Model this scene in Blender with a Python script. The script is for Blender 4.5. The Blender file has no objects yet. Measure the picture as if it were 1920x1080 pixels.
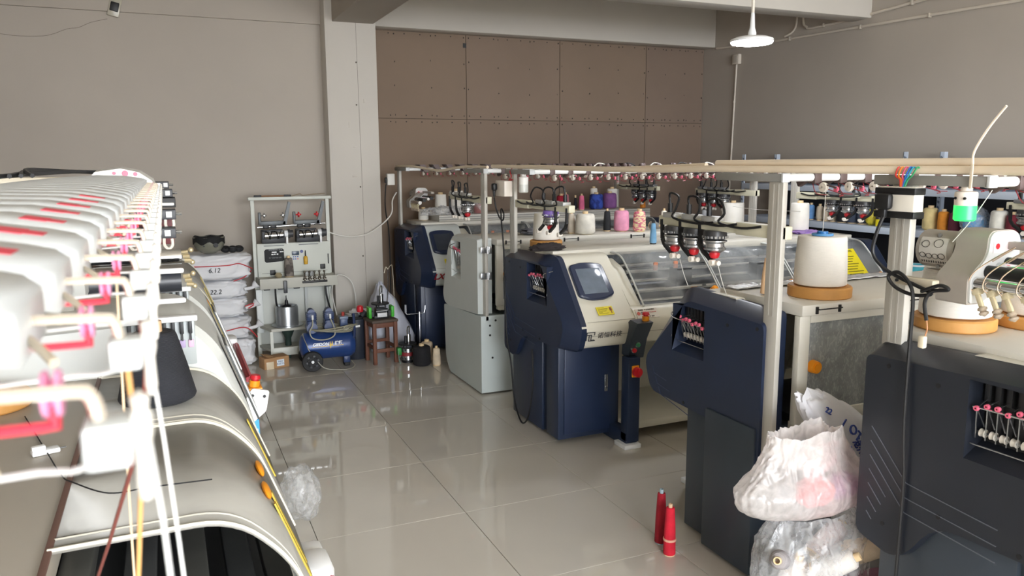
import bpy, bmesh, math, random
from mathutils import Vector, Matrix, noise
random.seed(7)
PI = math.pi
S = bpy.context.scene
COL = S.collection
# ---------------------------------------------------------------- camera, sky, exposure
cam_d = bpy.data.cameras.new('camera'); cam = bpy.data.objects.new('camera', cam_d); COL.objects.link(cam)
cam_d.sensor_width = 36; cam_d.lens = 1476.74 / 1920 * 36; cam_d.clip_start = .02
def cam_matrix(yaw, p, r):
    fwd = Vector((math.sin(yaw)*math.cos(p), math.cos(yaw)*math.cos(p), -math.sin(p)))
    right = Vector((math.cos(yaw), -math.sin(yaw), 0)); up = right.cross(fwd)
    c, s = math.cos(r), math.sin(r)
    rr, uu = c*right + s*up, -s*right + c*up
    m = Matrix((rr, uu, -fwd)).transposed().to_4x4(); m.translation = Vector((0, 0, 1.9)); return m
cam.matrix_world = cam_matrix(.411460, .159145, -.005734)
cam_d.dof.use_dof = True; cam_d.dof.focus_distance = 4.5; cam_d.dof.aperture_fstop = 15
S.camera = cam
W = bpy.data.worlds.new('sky'); S.world = W; W.use_nodes = True
bg = W.node_tree.nodes['Background']; bg.inputs[0].default_value = (.93, .96, 1, 1); bg.inputs[1].default_value = 16
S.view_settings.view_transform = 'Standard'; S.view_settings.look = 'None'; S.view_settings.gamma = 1
S.view_settings.use_curve_mapping = False; S.view_settings.exposure = 0.42
S.cycles.use_denoising = True; S.cycles.max_bounces = 10; S.cycles.diffuse_bounces = 8; S.cycles.transparent_max_bounces = 16
S.cycles.caustics_reflective = False; S.cycles.caustics_refractive = False; S.cycles.sample_clamp_indirect = 6
sun_d = bpy.data.lights.new('sun', 'SUN'); sun_d.energy = 0.7; sun_d.angle = .02; sun_d.color = (1, .93, .82)
sun = bpy.data.objects.new('sun', sun_d); COL.objects.link(sun); sun.rotation_euler = Vector((-.42, .62, -.66)).to_track_quat('-Z', 'Y').to_euler()
def portal(name, loc, rot, sx, sy):
    d = bpy.data.lights.new(name, 'AREA'); d.shape = 'RECTANGLE'; d.size = sx; d.size_y = sy; d.cycles.is_portal = True
    o = bpy.data.objects.new(name, d); COL.objects.link(o); o.location = loc; o.rotation_euler = rot
FRONT_Y = -4.6
portal('doorway_portal', (2.5, FRONT_Y - .1, 1.75), (PI/2, 0, 0), 7.0, 3.5)
# ---------------------------------------------------------------- helpers
def lin(h):
    h = h.lstrip('#'); v = [int(h[i:i+2], 16)/255 for i in (0, 2, 4)]
    return tuple(c/12.92 if c <= .04045 else ((c+.055)/1.055)**2.4 for c in v) + (1,)
MATS = {}
def M(hexc, rough=.5, metal=0, var=.06, scale=6, bump=0, bscale=60, coat=0, spec=.5, alpha=1, emit=0, trans=0):
    key = (hexc, rough, metal, var, scale, bump, bscale, coat, spec, alpha, emit, trans)
    if key in MATS: return MATS[key]
    m = bpy.data.materials.new('mat_' + hexc.strip('#')); m.use_nodes = True; nt = m.node_tree; N = nt.nodes; L = nt.links
    p = N['Principled BSDF']; c = lin(hexc)
    tc = N.new('ShaderNodeTexCoord'); nz = N.new('ShaderNodeTexNoise'); nz.inputs['Scale'].default_value = scale; nz.inputs['Detail'].default_value = 4
    L.new(tc.outputs['Object'], nz.inputs['Vector'])
    rp = N.new('ShaderNodeValToRGB'); rp.color_ramp.elements[0].position = .3; rp.color_ramp.elements[1].position = .7
    rp.color_ramp.elements[0].color = tuple(x*(1-var) for x in c[:3]) + (1,); rp.color_ramp.elements[1].color = tuple(min(1, x*(1+var)) for x in c[:3]) + (1,)
    L.new(nz.outputs['Fac'], rp.inputs['Fac']); L.new(rp.outputs['Color'], p.inputs['Base Color'])
    p.inputs['Roughness'].default_value = rough; p.inputs['Metallic'].default_value = metal; p.inputs['Specular IOR Level'].default_value = spec
    p.inputs['Coat Weight'].default_value = coat; p.inputs['Alpha'].default_value = alpha; p.inputs['Transmission Weight'].default_value = trans
    if emit: L.new(rp.outputs['Color'], p.inputs['Emission Color']); p.inputs['Emission Strength'].default_value = emit
    if bump:
        n2 = N.new('ShaderNodeTexNoise'); n2.inputs['Scale'].default_value = bscale; n2.inputs['Detail'].default_value = 3
        L.new(tc.outputs['Object'], n2.inputs['Vector']); b = N.new('ShaderNodeBump'); b.inputs['Strength'].default_value = bump; b.inputs['Distance'].default_value = .01
        L.new(n2.outputs['Fac'], b.inputs['Height']); L.new(b.outputs['Normal'], p.inputs['Normal'])
    MATS[key] = m; return m
def yarn_mat(hexc, hex2=None, var=.16, wscale=90, blotch=False):
    key = ('yarn', hexc, hex2, wscale, blotch)
    if key in MATS: return MATS[key]
    m = M(hexc, .85, 0, var, 14); m2 = m.copy(); MATS[key] = m2; m2.name = 'yarn_' + hexc.strip('#')
    nt = m2.node_tree; N = nt.nodes; L = nt.links; p = N['Principled BSDF']
    tc = [n for n in N if n.type == 'TEX_COORD'][0]
    wv = N.new('ShaderNodeTexWave'); wv.bands_direction = 'Z'; wv.inputs['Scale'].default_value = wscale; wv.inputs['Distortion'].default_value = 3.5; wv.inputs['Detail'].default_value = 2
    L.new(tc.outputs['Object'], wv.inputs['Vector']); b = N.new('ShaderNodeBump'); b.inputs['Strength'].default_value = .35; b.inputs['Distance'].default_value = .004
    L.new(wv.outputs['Fac'], b.inputs['Height']); L.new(b.outputs['Normal'], p.inputs['Normal'])
    if hex2:
        rp = [n for n in N if n.type == 'VALTORGB'][0]; nz = [n for n in N if n.type == 'TEX_NOISE'][0]
        rp.color_ramp.elements[0].color = lin(hexc); rp.color_ramp.elements[1].color = lin(hex2)
        rp.color_ramp.elements[0].position = .45; rp.color_ramp.elements[1].position = .55
        if blotch:
            nz.inputs['Scale'].default_value = 25; mp = N.new('ShaderNodeMapping'); mp.inputs['Scale'].default_value = (1, 1, 2.5); L.new(tc.outputs['Object'], mp.inputs['Vector']); L.new(mp.outputs['Vector'], nz.inputs['Vector'])
    return m2
def film_mat(name, hexc='#eef0f2', clear=.55, rough=.25, bscale=40, strength=.4, vary=.18, soft=0):
    if name in MATS: return MATS[name]
    m = bpy.data.materials.new(name); m.use_nodes = True; nt = m.node_tree; N = nt.nodes; L = nt.links
    p = N['Principled BSDF']; p.inputs['Base Color'].default_value = lin(hexc); p.inputs['Roughness'].default_value = rough; p.inputs['Specular IOR Level'].default_value = 1.0 if soft else .5
    tr = N.new('ShaderNodeBsdfTransparent'); mx = N.new('ShaderNodeMixShader'); out = N['Material Output']
    tc = N.new('ShaderNodeTexCoord'); nz = N.new('ShaderNodeTexNoise'); nz.inputs['Scale'].default_value = bscale; nz.inputs['Detail'].default_value = 4; nz.inputs['Distortion'].default_value = .6
    L.new(tc.outputs['Object'], nz.inputs['Vector'])
    b = N.new('ShaderNodeBump'); b.inputs['Strength'].default_value = strength; b.inputs['Distance'].default_value = .02 if not soft else .06; bsrc = nz
    if soft:
        bsrc = N.new('ShaderNodeTexNoise'); bsrc.noise_type = 'RIDGED_MULTIFRACTAL'; bsrc.inputs['Scale'].default_value = 7; bsrc.inputs['Detail'].default_value = 5; bsrc.inputs['Distortion'].default_value = 1.2; mp = N.new('ShaderNodeMapping'); mp.inputs['Rotation'].default_value = (.5, .4, .6); mp.inputs['Scale'].default_value = (2.2, 1, .8); L.new(tc.outputs['Object'], mp.inputs['Vector']); L.new(mp.outputs['Vector'], bsrc.inputs['Vector'])
    L.new(bsrc.outputs['Fac'], b.inputs['Height']); L.new(b.outputs['Normal'], p.inputs['Normal'])
    rm = N.new('ShaderNodeMapRange'); rm.inputs[1].default_value = .35; rm.inputs[2].default_value = .65; rm.inputs[3].default_value = max(0, clear-vary); rm.inputs[4].default_value = min(1, clear+vary)
    L.new(nz.outputs['Fac'], rm.inputs[0]); L.new(rm.outputs[0], mx.inputs[0])
    src = p.outputs[0]
    if soft:
        tl = N.new('ShaderNodeBsdfTranslucent'); tl.inputs['Color'].default_value = lin(hexc); m2 = N.new('ShaderNodeMixShader'); m2.inputs[0].default_value = soft; L.new(p.outputs[0], m2.inputs[1]); L.new(tl.outputs[0], m2.inputs[2]); src = m2.outputs[0]
    L.new(src, mx.inputs[1]); L.new(tr.outputs[0], mx.inputs[2]); L.new(mx.outputs[0], out.inputs['Surface'])
    MATS[name] = m; return m

def smooth_path(pts, n=6):
    P = [Vector(p) for p in pts]
    if len(P) < 3 or n <= 1: return P
    out = []
    for i in range(len(P)-1):
        p0 = P[max(i-1, 0)]; p1 = P[i]; p2 = P[i+1]; p3 = P[min(i+2, len(P)-1)]
        for k in range(n):
            t = k/n
            out.append(.5*((2*p1) + (p2-p0)*t + (2*p0-5*p1+4*p2-p3)*t*t + (3*p1-p0-3*p2+p3)*t**3))
    out.append(P[-1]); return out
def round_poly(pts, r, seg=4):
    out = []; n = len(pts)
    for i in range(n):
        p = Vector(pts[i]); a = Vector(pts[i-1]); b = Vector(pts[(i+1) % n])
        rad = r[i] if isinstance(r, (list, tuple)) else r
        if rad <= 0:
            for k in range(seg+1): out.append(tuple(p + Vector((1e-6*k, 0))))
            continue
        da, db = a-p, b-p; ra = min(rad, da.length*.48); rb = min(rad, db.length*.48); rr = min(ra, rb)
        q0 = p + da.normalized()*rr; q2 = p + db.normalized()*rr
        for k in range(seg+1):
            t = k/seg; out.append(tuple(q0*(1-t)**2 + p*2*t*(1-t) + q2*t*t))
    return out
class B:
    def __init__(s): s.bm = bmesh.new()
    def pts(s, vs, fs):
        V = [s.bm.verts.new(v) for v in vs]
        for f in fs:
            try: s.bm.faces.new([V[i] for i in f])
            except ValueError: pass
        return V
    def box(s, x0, x1, y0, y1, z0, z1, bev=0, mat=None, seg=2):
        r = bmesh.ops.create_cube(s.bm, size=1); vs = r['verts']
        mm = Matrix.Translation(((x0+x1)/2, (y0+y1)/2, (z0+z1)/2)) @ Matrix.Diagonal((abs(x1-x0), abs(y1-y0), abs(z1-z0), 1))
        bmesh.ops.transform(s.bm, matrix=mm, verts=vs)
        if bev > 0:
            es = list({e for v in vs for e in v.link_edges}); bev = min(bev, .49*min(abs(x1-x0), abs(y1-y0), abs(z1-z0)))
            r = bmesh.ops.bevel(s.bm, geom=es, offset=bev, segments=seg, affect='EDGES', profile=.5)
            vs = list({v for f in r['faces'] for v in f.verts} | {v for v in vs if v.is_valid})
            vs = list({w for v in vs if v.is_valid for f in v.link_faces for w in f.verts})
        if mat is not None: bmesh.ops.transform(s.bm, matrix=mat, verts=vs)
        return s
    def cyl(s, p0, p1, r, r2=None, seg=16, cap=True):
        p0, p1 = Vector(p0), Vector(p1); d = p1-p0; r2 = r if r2 is None else r2
        q = d.to_track_quat('Z', 'Y').to_matrix().to_4x4(); q.translation = (p0+p1)/2
        bmesh.ops.create_cone(s.bm, cap_ends=cap, cap_tris=False, segments=seg, radius1=r, radius2=r2, depth=d.length, matrix=q); return s
    def ball(s, c, r, sc=(1, 1, 1), u=12, v=8):
        bmesh.ops.create_uvsphere(s.bm, u_segments=u, v_segments=v, radius=r, matrix=Matrix.Translation(c) @ Matrix.Diagonal((*sc, 1))); return s
    def tube(s, pts, r, seg=6, n=5, closed=False):
        P = smooth_path(pts, n); rings = []; up = None
        for i, p in enumerate(P):
            t = (P[min(i+1, len(P)-1)] - P[max(i-1, 0)])
            if t.length < 1e-9: continue
            t.normalize()
            if up is None: up = t.orthogonal().normalized()
            up = (up - t*up.dot(t)); up = up.normalized() if up.length > 1e-6 else t.orthogonal().normalized()
            sd = t.cross(up); rings.append([s.bm.verts.new(p + (up*math.cos(a) + sd*math.sin(a))*r) for a in [2*PI*k/seg for k in range(seg)]])
        for a, b in zip(rings, rings[1:]):
            for k in range(seg): s.bm.faces.new((a[k], a[(k+1) % seg], b[(k+1) % seg], b[k]))
        s.bm.faces.new(rings[0][::-1]); s.bm.faces.new(rings[-1]); return s
    def lathe(s, prof, c=(0, 0, 0), seg=24, mat=None):
        rings = []; c = Vector(c); mm = mat or Matrix.Identity(4)
        for r, z in prof:
            if r < 1e-6: rings.append([s.bm.verts.new(mm @ (c + Vector((0, 0, z))))])
            else: rings.append([s.bm.verts.new(mm @ (c + Vector((r*math.cos(2*PI*k/seg), r*math.sin(2*PI*k/seg), z)))) for k in range(seg)])
        for a, b in zip(rings, rings[1:]):
            for k in range(seg):
                k2 = (k+1) % seg
                if len(a) == 1 and len(b) == 1: continue
                if len(a) == 1: s.bm.faces.new((a[0], b[k2], b[k]))
                elif len(b) == 1: s.bm.faces.new((a[k], a[k2], b[0]))
                else: s.bm.faces.new((a[k], a[k2], b[k2], b[k]))
        return s
    def loft(s, rings, cap0=True, cap1=True):
        R = [[s.bm.verts.new(p) for p in r] for r in rings]; n = len(R[0])
        for a, b in zip(R, R[1:]):
            for k in range(n): s.bm.faces.new((a[k], a[(k+1) % n], b[(k+1) % n], b[k]))
        if cap0: s.bm.faces.new(R[0][::-1])
        if cap1: s.bm.faces.new(R[-1])
        return R
    def grid(s, f, nu, nv, closed=False):
        V = [[s.bm.verts.new(f(i/(nu if closed else nu-1), j/(nv-1))) for i in range(nu)] for j in range(nv)]
        for j in range(nv-1):
            for i in range(nu if closed else nu-1):
                s.bm.faces.new((V[j][i], V[j][(i+1) % nu], V[j+1][(i+1) % nu], V[j+1][i]))
        return V
    def done(s, name, mat, parent=None, ang=35, kind=None, loc=None, solid=0):
        bm = s.bm; bmesh.ops.remove_doubles(bm, verts=bm.verts, dist=1e-6) if False else None
        bmesh.ops.recalc_face_normals(bm, faces=bm.faces)
        me = bpy.data.meshes.new(name); bm.to_mesh(me); bm.free()
        me.shade_smooth(); me.set_sharp_from_angle(angle=math.radians(ang))
        for m in (mat if isinstance(mat, (list, tuple)) else [mat]): me.materials.append(m)
        o = bpy.data.objects.new(name, me); COL.objects.link(o)
        if parent is not None: o.parent = parent
        if loc is not None: o.location = loc
        if kind: o['kind'] = kind
        if solid: md = o.modifiers.new('thickness', 'SOLIDIFY'); md.thickness = solid; md.offset = 0
        return o
def tag(o, label, cat, group=None):
    o['label'] = label; o['category'] = cat
    if group: o['group'] = group
    return o
def thing(name, loc, label, cat, group=None, rz=0):
    o = bpy.data.objects.new(name, None); COL.objects.link(o); o.location = loc; o.rotation_euler = (0, 0, rz); o.empty_display_size = .1
    return tag(o, label, cat, group)
def text(name, body, size, mat, parent, matrix, ext=.0008, align='CENTER', shear=0, bold=0):
    c = bpy.data.curves.new(name, 'FONT'); c.body = body; c.size = size; c.align_x = align; c.align_y = 'CENTER'; c.extrude = ext; c.shear = shear; c.offset = bold; c.resolution_u = 3
    o = bpy.data.objects.new(name, c); COL.objects.link(o); c.materials.append(mat)
    me = bpy.data.meshes.new_from_object(o); bpy.data.objects.remove(o); o = bpy.data.objects.new(name, me); COL.objects.link(o)
    if parent is not None: o.parent = parent
    o.matrix_local = matrix; return o
FACE_Y = Matrix.Rotation(PI/2, 4, 'X')               # text read from -Y
FACE_X = Matrix(((0, 0, -1, 0), (-1, 0, 0, 0), (0, 1, 0, 0), (0, 0, 0, 1)))   # text read from -X
def at(x, y, z, m=FACE_Y): return Matrix.Translation((x, y, z)) @ m
def clone(o, parent, off, name=None):
    c = o.copy(); COL.objects.link(c); c.parent = parent; c.location = Vector(o.location) + Vector(off)
    for ch in list(o.children):
        d = ch.copy(); COL.objects.link(d); d.parent = c
        for g in list(ch.children):
            e = g.copy(); COL.objects.link(e); e.parent = d
    return c
def struct(o): o['kind'] = 'structure'; return o
# common materials
WALL = M('#b2aaa0', .9, 0, .03, 1.5, .08, 25); WHITEWALL = M('#c6c1b9', .9, 0, .03, 1.5, .05, 30)
CREAM = M('#d9d6c8', .45, 0, .03, 3); LGREY = M('#ccd2d0', .45, 0, .03, 3); WHITE = M('#e9ebec', .4, 0, .02, 5)
NAVY = M('#1b2740', .36, 0, .1, 5, .04, 300); NAVY2 = M('#202d46', .4, 0, .1, 4); BLACKN = M('#20242d', .38, 0, .1, 5, .04, 300); SLATE = M('#333c47', .4, 0, .08, 4)
BLACK = M('#141416', .5, 0, .15, 8); DARK = M('#2a2b2e', .5, 0, .15, 8); RUBBER = M('#1b1b1d', .7, 0, .15, 10)
ALU = M('#bbb8b0', .45, .1, .05, 4); STEEL = M('#b9bbbd', .25, .9, .06, 8); CHROME = M('#d8d9da', .12, 1, .03, 6); BRASS = M('#c9bb98', .3, .6, .1, 9)
GREYP = M('#8a8985', .55, 0, .06, 5); BEIGEPIPE = M('#ecdcc4', .5, 0, .04, 4); PINK = M('#e76a86', .4, 0, .1, 20); RED = M('#c8202c', .4, 0, .06, 8); REDW = M('#d8364a', .45, 0, .05, 9)
ORANGE = M('#f09a1e', .4, 0, .06, 8); YELLOW = M('#e3d21e', .5, 0, .04, 8); TANWOOD = M('#c8924f', .55, 0, .12, 9, .1, 40); CARD = M('#a9825a', .8, 0, .08, 8); CORE = M('#d9bf95', .7, 0, .06, 12)
CER = M('#efe9df', .25, 0, .03, 12); HOOD = film_mat('hood_acrylic', '#c4c8ca', .80, .10, 3, .04)
LHOOD = film_mat('hood_frosted_acrylic', '#9d9b94', .16, .35, 3, .05)
FROST = None
# ---------------------------------------------------------------- room
XL, XR, YB, YW, ZC = -1.42, 6.6, 8.42, 8.78, 3.85
f = B().box(XL-.2, XR+.2, FRONT_Y-6, YW+.2, -.2, -.012).done('floor', M('#6d6a66', .6, 0, .05, 3)); struct(f)
tm = None
def tile_mat():
    m = M('#c6c1b7', .035, 0, .045, 1.3, .006, 2.2, 0, .75).copy(); m.name = 'polished_porcelain'; return m
TILE = tile_mat()
def tile_mesh(sx, sy):
    b = B(); g = .0016; b.box(g, sx-g, g, sy-g, -.012, 0, .0012, seg=1); o = b.done('tile', TILE, f); return o
first = None
for i in range(-3, 8):
    for j in range(-11, 7):
        x0 = .59 + .8*i; y0 = 3.84 + .8*j - .8
        if x0+.8 < XL or x0 > XR or y0 > YW: continue
        if first is None: first = tile_mesh(.8, .8); o = first
        else: o = first.copy(); COL.objects.link(o)
        o.location = (x0, y0, 0)
# outside apron in front of the doorway
struct(B().box(XL-8, XR+8, FRONT_Y-14, FRONT_Y-6, -.3, -.06).done('ground', M('#9a958c', .8, 0, .08, 1.5)))
wb = struct(B().box(XL-.15, 2.02, YB, YB+.2, 0, ZC).done('wall_back', WALL))
B().box(XL, 1.56, YB-.03, YB+.01, 3.285, ZC, .004).done('plaster_band', WALL, wb)
B().tube([(-1.36, YB-.001, 3.06), (-1.2, YB-.001, 3.035), (-1.02, YB-.001, 3.03), (-.86, YB-.001, 3.05), (-.72, YB-.001, 3.11), (-.62, YB-.001, 3.13), (-.52, YB-.001, 3.18), (-.38, YB-.001, 3.22)], .0025, 4, 3).done('crack', M('#7b736a', .9), wb)
struct(B().box(XL-.15, XL, FRONT_Y, YB, 0, ZC).done('wall_left', WALL))
struct(B().box(XR, XR+.15, FRONT_Y-6, YW+.15, 0, ZC).done('wall_right', WALL))
struct(B().box(XL-.15, XR+.15, FRONT_Y-.2, YW+.15, ZC, ZC+.15).done('ceiling', M('#e4e0d8', .9, 0, .03, 1.5, .05, 30)))
# front wall behind the camera with a wide open doorway
b = B(); b.box(XL-.15, -1.0, FRONT_Y-.2, FRONT_Y, 0, ZC); b.box(6.0, XR+.15, FRONT_Y-.2, FRONT_Y, 0, ZC); b.box(-1.0, 6.0, FRONT_Y-.2, FRONT_Y, 3.5, ZC)
struct(b.done('wall_front', WALL))
pl = struct(B().box(1.555, 2.07, 8.17, YW+.05, 0, ZC, .006).done('pillar', WHITEWALL))
B().tube([(1.885, 8.168, 0), (1.88, 8.168, 1.2), (1.873, 8.168, 2.2), (1.865, 8.168, 3.3)], .0022, 4, 2).done('seam', M('#8d867d', .9), pl)
b = B()
for z in (.93, 1.65, 2.48, 2.9): b.ball((1.85+.01*math.sin(z*9), 8.168, z), .008)
b.done('nail_hole', M('#6b645c', .9), pl)
for i, (x, z, w, h) in enumerate(((1.8, 2.05, .03, .012), (1.78, 1.75, .05, .02), (1.92, 2.5, .02, .04), (1.95, 1.2, .03, .03), (1.76, 2.25, .012, .06))):
    B().box(x, x+w, 8.1675, 8.171, z, z+h, .001).done('plaster_scuff', M('#c6c0b7', .9), pl)
# plasterboard wall made of separate boards
wp = struct(B().box(2.0, XR+.1, YW+.015, YW+.15, 0, ZC).done('wall_partition', M('#5d5146', .9)))
xs = [2.0, 3.27, 4.48, 5.71, XR]
sc = B(); tones = ['#857261', '#837161', '#816f60', '#847263', '#7e6d60', '#827060', '#806e60', '#7d6c5f']
for i in range(4):
    for j, (z0, z1) in enumerate(((0, 2.385), (2.385, 3.34))):
        B().box(xs[i]+.003, xs[i+1]-.003, YW, YW+.014, z0+.003, z1-.003, .0015, seg=1).done('board', M(tones[i*2+j], .85, 0, .04, 2, .05, 30), wp)
        for x in (xs[i]+.03, (2*xs[i]+xs[i+1])/3, (xs[i]+2*xs[i+1])/3, xs[i+1]-.03):
            for k in range(5 if j == 0 else 4):
                z = z0+.04+(z1-z0-.08)*k/(4 if j == 0 else 3) + random.uniform(-.03, .03)*(0 < k < 3)
                sc.cyl((x+random.uniform(-.01, .01), YW+.001, z), (x, YW-.001, z), .009, seg=6)
        for k in range(1, 7):
            x = xs[i]+(xs[i+1]-xs[i])*k/7
            for z in ((z1-.035), (z0+.035)): sc.cyl((x, YW+.001, z), (x, YW-.001, z), .008, seg=6)
sc.done('screw', M('#2c2622', .7), wp, kind='stuff')
B().box(3.235, 3.275, YW-.004, YW+.01, 3.19, 3.24).done('cut_out', BLACK, wp)
# beams
struct(B().box(2.07, XR, 8.55, YW+.05, 3.33, ZC, .008).done('beam', WHITEWALL))
struct(B().box(1.63, 2.05, FRONT_Y, 8.2, 3.285, ZC, .008).done('beam.001', M('#b7b0a7', .9, 0, .03, 1.5)))
struct(B().box(2.05, XR, 6.08, 6.33, 3.3, ZC, .008).done('beam.002', WHITEWALL))
# conduits on the right wall
PIPE = M('#d3cabd', .5, 0, .03, 5)
def conduit(pts, r, label, clips=()):
    o = B().tube(pts, r, 8, 4).done('conduit', PIPE); tag(o, label, 'conduit')
    for c in clips: B().box(XR-.033, XR-.001, c[1]-.012, c[1]+.012, c[2]-r*1.5, c[2]+r*1.5, .005).done('clip', M('#bdb4a7', .5), o)
    return o
xw = XR-.016
conduit([(xw, 8.5, 3.31), (xw, 7.6, 3.265), (xw, 6.6, 3.24), (xw, 5.9, 3.225), (xw, 5.0, 3.205), (xw, 4, 3.18), (xw, 2.6, 3.15)], .014, 'lower beige conduit running along the right side wall below the beam', [(xw, y, z) for y, z in ((8.1, 3.29), (7.2, 3.253), (6.2, 3.23), (5.4, 3.213))])
conduit([(xw, 7.0, 3.84), (xw, 7.0, 3.6), (xw, 7.0, 3.4), (xw, 6.95, 3.345), (xw, 6.85, 3.32), (xw, 6.2, 3.33), (xw, 5.4, 3.37), (xw, 4.6, 3.4), (xw, 3.2, 3.45)], .014, 'upper beige conduit bending down beside the pendant lamp then along the right side wall', [(xw, y, z) for y, z in ((6.7, 3.325), (5.6, 3.36), (4.9, 3.39))])
conduit([(xw, 7.1, 3.84), (xw, 7.1, 3.45), (xw, 7.15, 3.33), (xw, 7.28, 3.29)], .012, 'short curved conduit dropping from the ceiling beside the pendant lamp')
conduit([(xw, 8.1, 3.07), (xw, 8.12, 2.5), (xw, 8.14, 1.9), (xw, 8.16, 1.2)], .011, 'thin vertical conduit below the junction box on the right side wall', [(xw, 8.12, 2.62)])
jb = B().box(XR-.05, XR, 8.03, 8.15, 3.07, 3.19, .008).done('junction_box', PIPE); tag(jb, 'small square junction box on the wall above the vertical conduit', 'junction box')
B().box(XR-.054, XR-.048, 8.05, 8.13, 3.09, 3.17, .002).done('cover', M('#c3bbb0', .5), jb)
# socket dangling high on the back wall
t = thing('wall_socket', (-.32, YB-.03, 3.29), 'black socket block on a clear plate high on the back wall', 'socket')
B().box(-.035, .035, -.035, .005, -.005, .075, .006, Matrix.Rotation(.25, 4, 'Y')).done('block', BLACK, t)
B().box(-.05, .05, -.012, 0, -.05, .11, .01, Matrix.Rotation(.25, 4, 'Y')).done('plate', M('#b9b4a4', .3, 0, .05, 30), t)
# pendant lamp
LX, LY, LZ = 4.2, 5.0, 2.8
t = thing('pendant_lamp', (LX, LY, LZ), 'white disc pendant lamp glowing on a white cord', 'lamp')
B().lathe([(0, .03), (.02, .035), (.12, .03), (.16, .014), (.163, 0), (.158, -.006)], seg=32).done('housing', M('#f0f0f0', .4), t)
dif = B().lathe([(.158, -.006), (.15, -.018), (.1, -.026), (0, -.028)], seg=32).done('diffuser', M('#f6f9ff', .4, 0, 0, 5, 0, 60, 0, .5, 1, 70), t)
B().lathe([(.03, .03), (.032, .06), (.02, .1), (.014, .2), (.012, .21), (0, .21)], seg=16).done('lamp_holder', WHITE, t)
B().cyl((0, 0, .2), (0, 0, ZC-LZ), .012, seg=8).done('cord', M('#e6dfd2', .5), t)
# ---------------------------------------------------------------- flat knitting machines standing in a row along the aisle
def frost_mat():
    m = film_mat('frosted_pane', '#a9adab', .12, .3, 9, .1); nt = m.node_tree; N = nt.nodes; L = nt.links
    v = N.new('ShaderNodeTexNoise'); v.inputs['Scale'].default_value = 70; v.inputs['Detail'].default_value = 1.5; v.inputs['Distortion'].default_value = 1.2
    mp = N.new('ShaderNodeMapping'); mp.inputs['Scale'].default_value = (1, 1, .55); tc = [n for n in N if n.type == 'TEX_COORD'][0]
    L.new(tc.outputs['Object'], mp.inputs['Vector']); L.new(mp.outputs['Vector'], v.inputs['Vector'])
    rp = N.new('ShaderNodeValToRGB'); rp.color_ramp.elements[0].position = .5; rp.color_ramp.elements[0].color = lin('#989d9f'); rp.color_ramp.elements[1].position = .7; rp.color_ramp.elements[1].color = lin('#b6baba')
    L.new(v.outputs['Fac'], rp.inputs['Fac']); L.new(rp.outputs['Color'], N['Principled BSDF'].inputs['Base Color']); return m
FROST = frost_mat()
UNIT = {}
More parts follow.
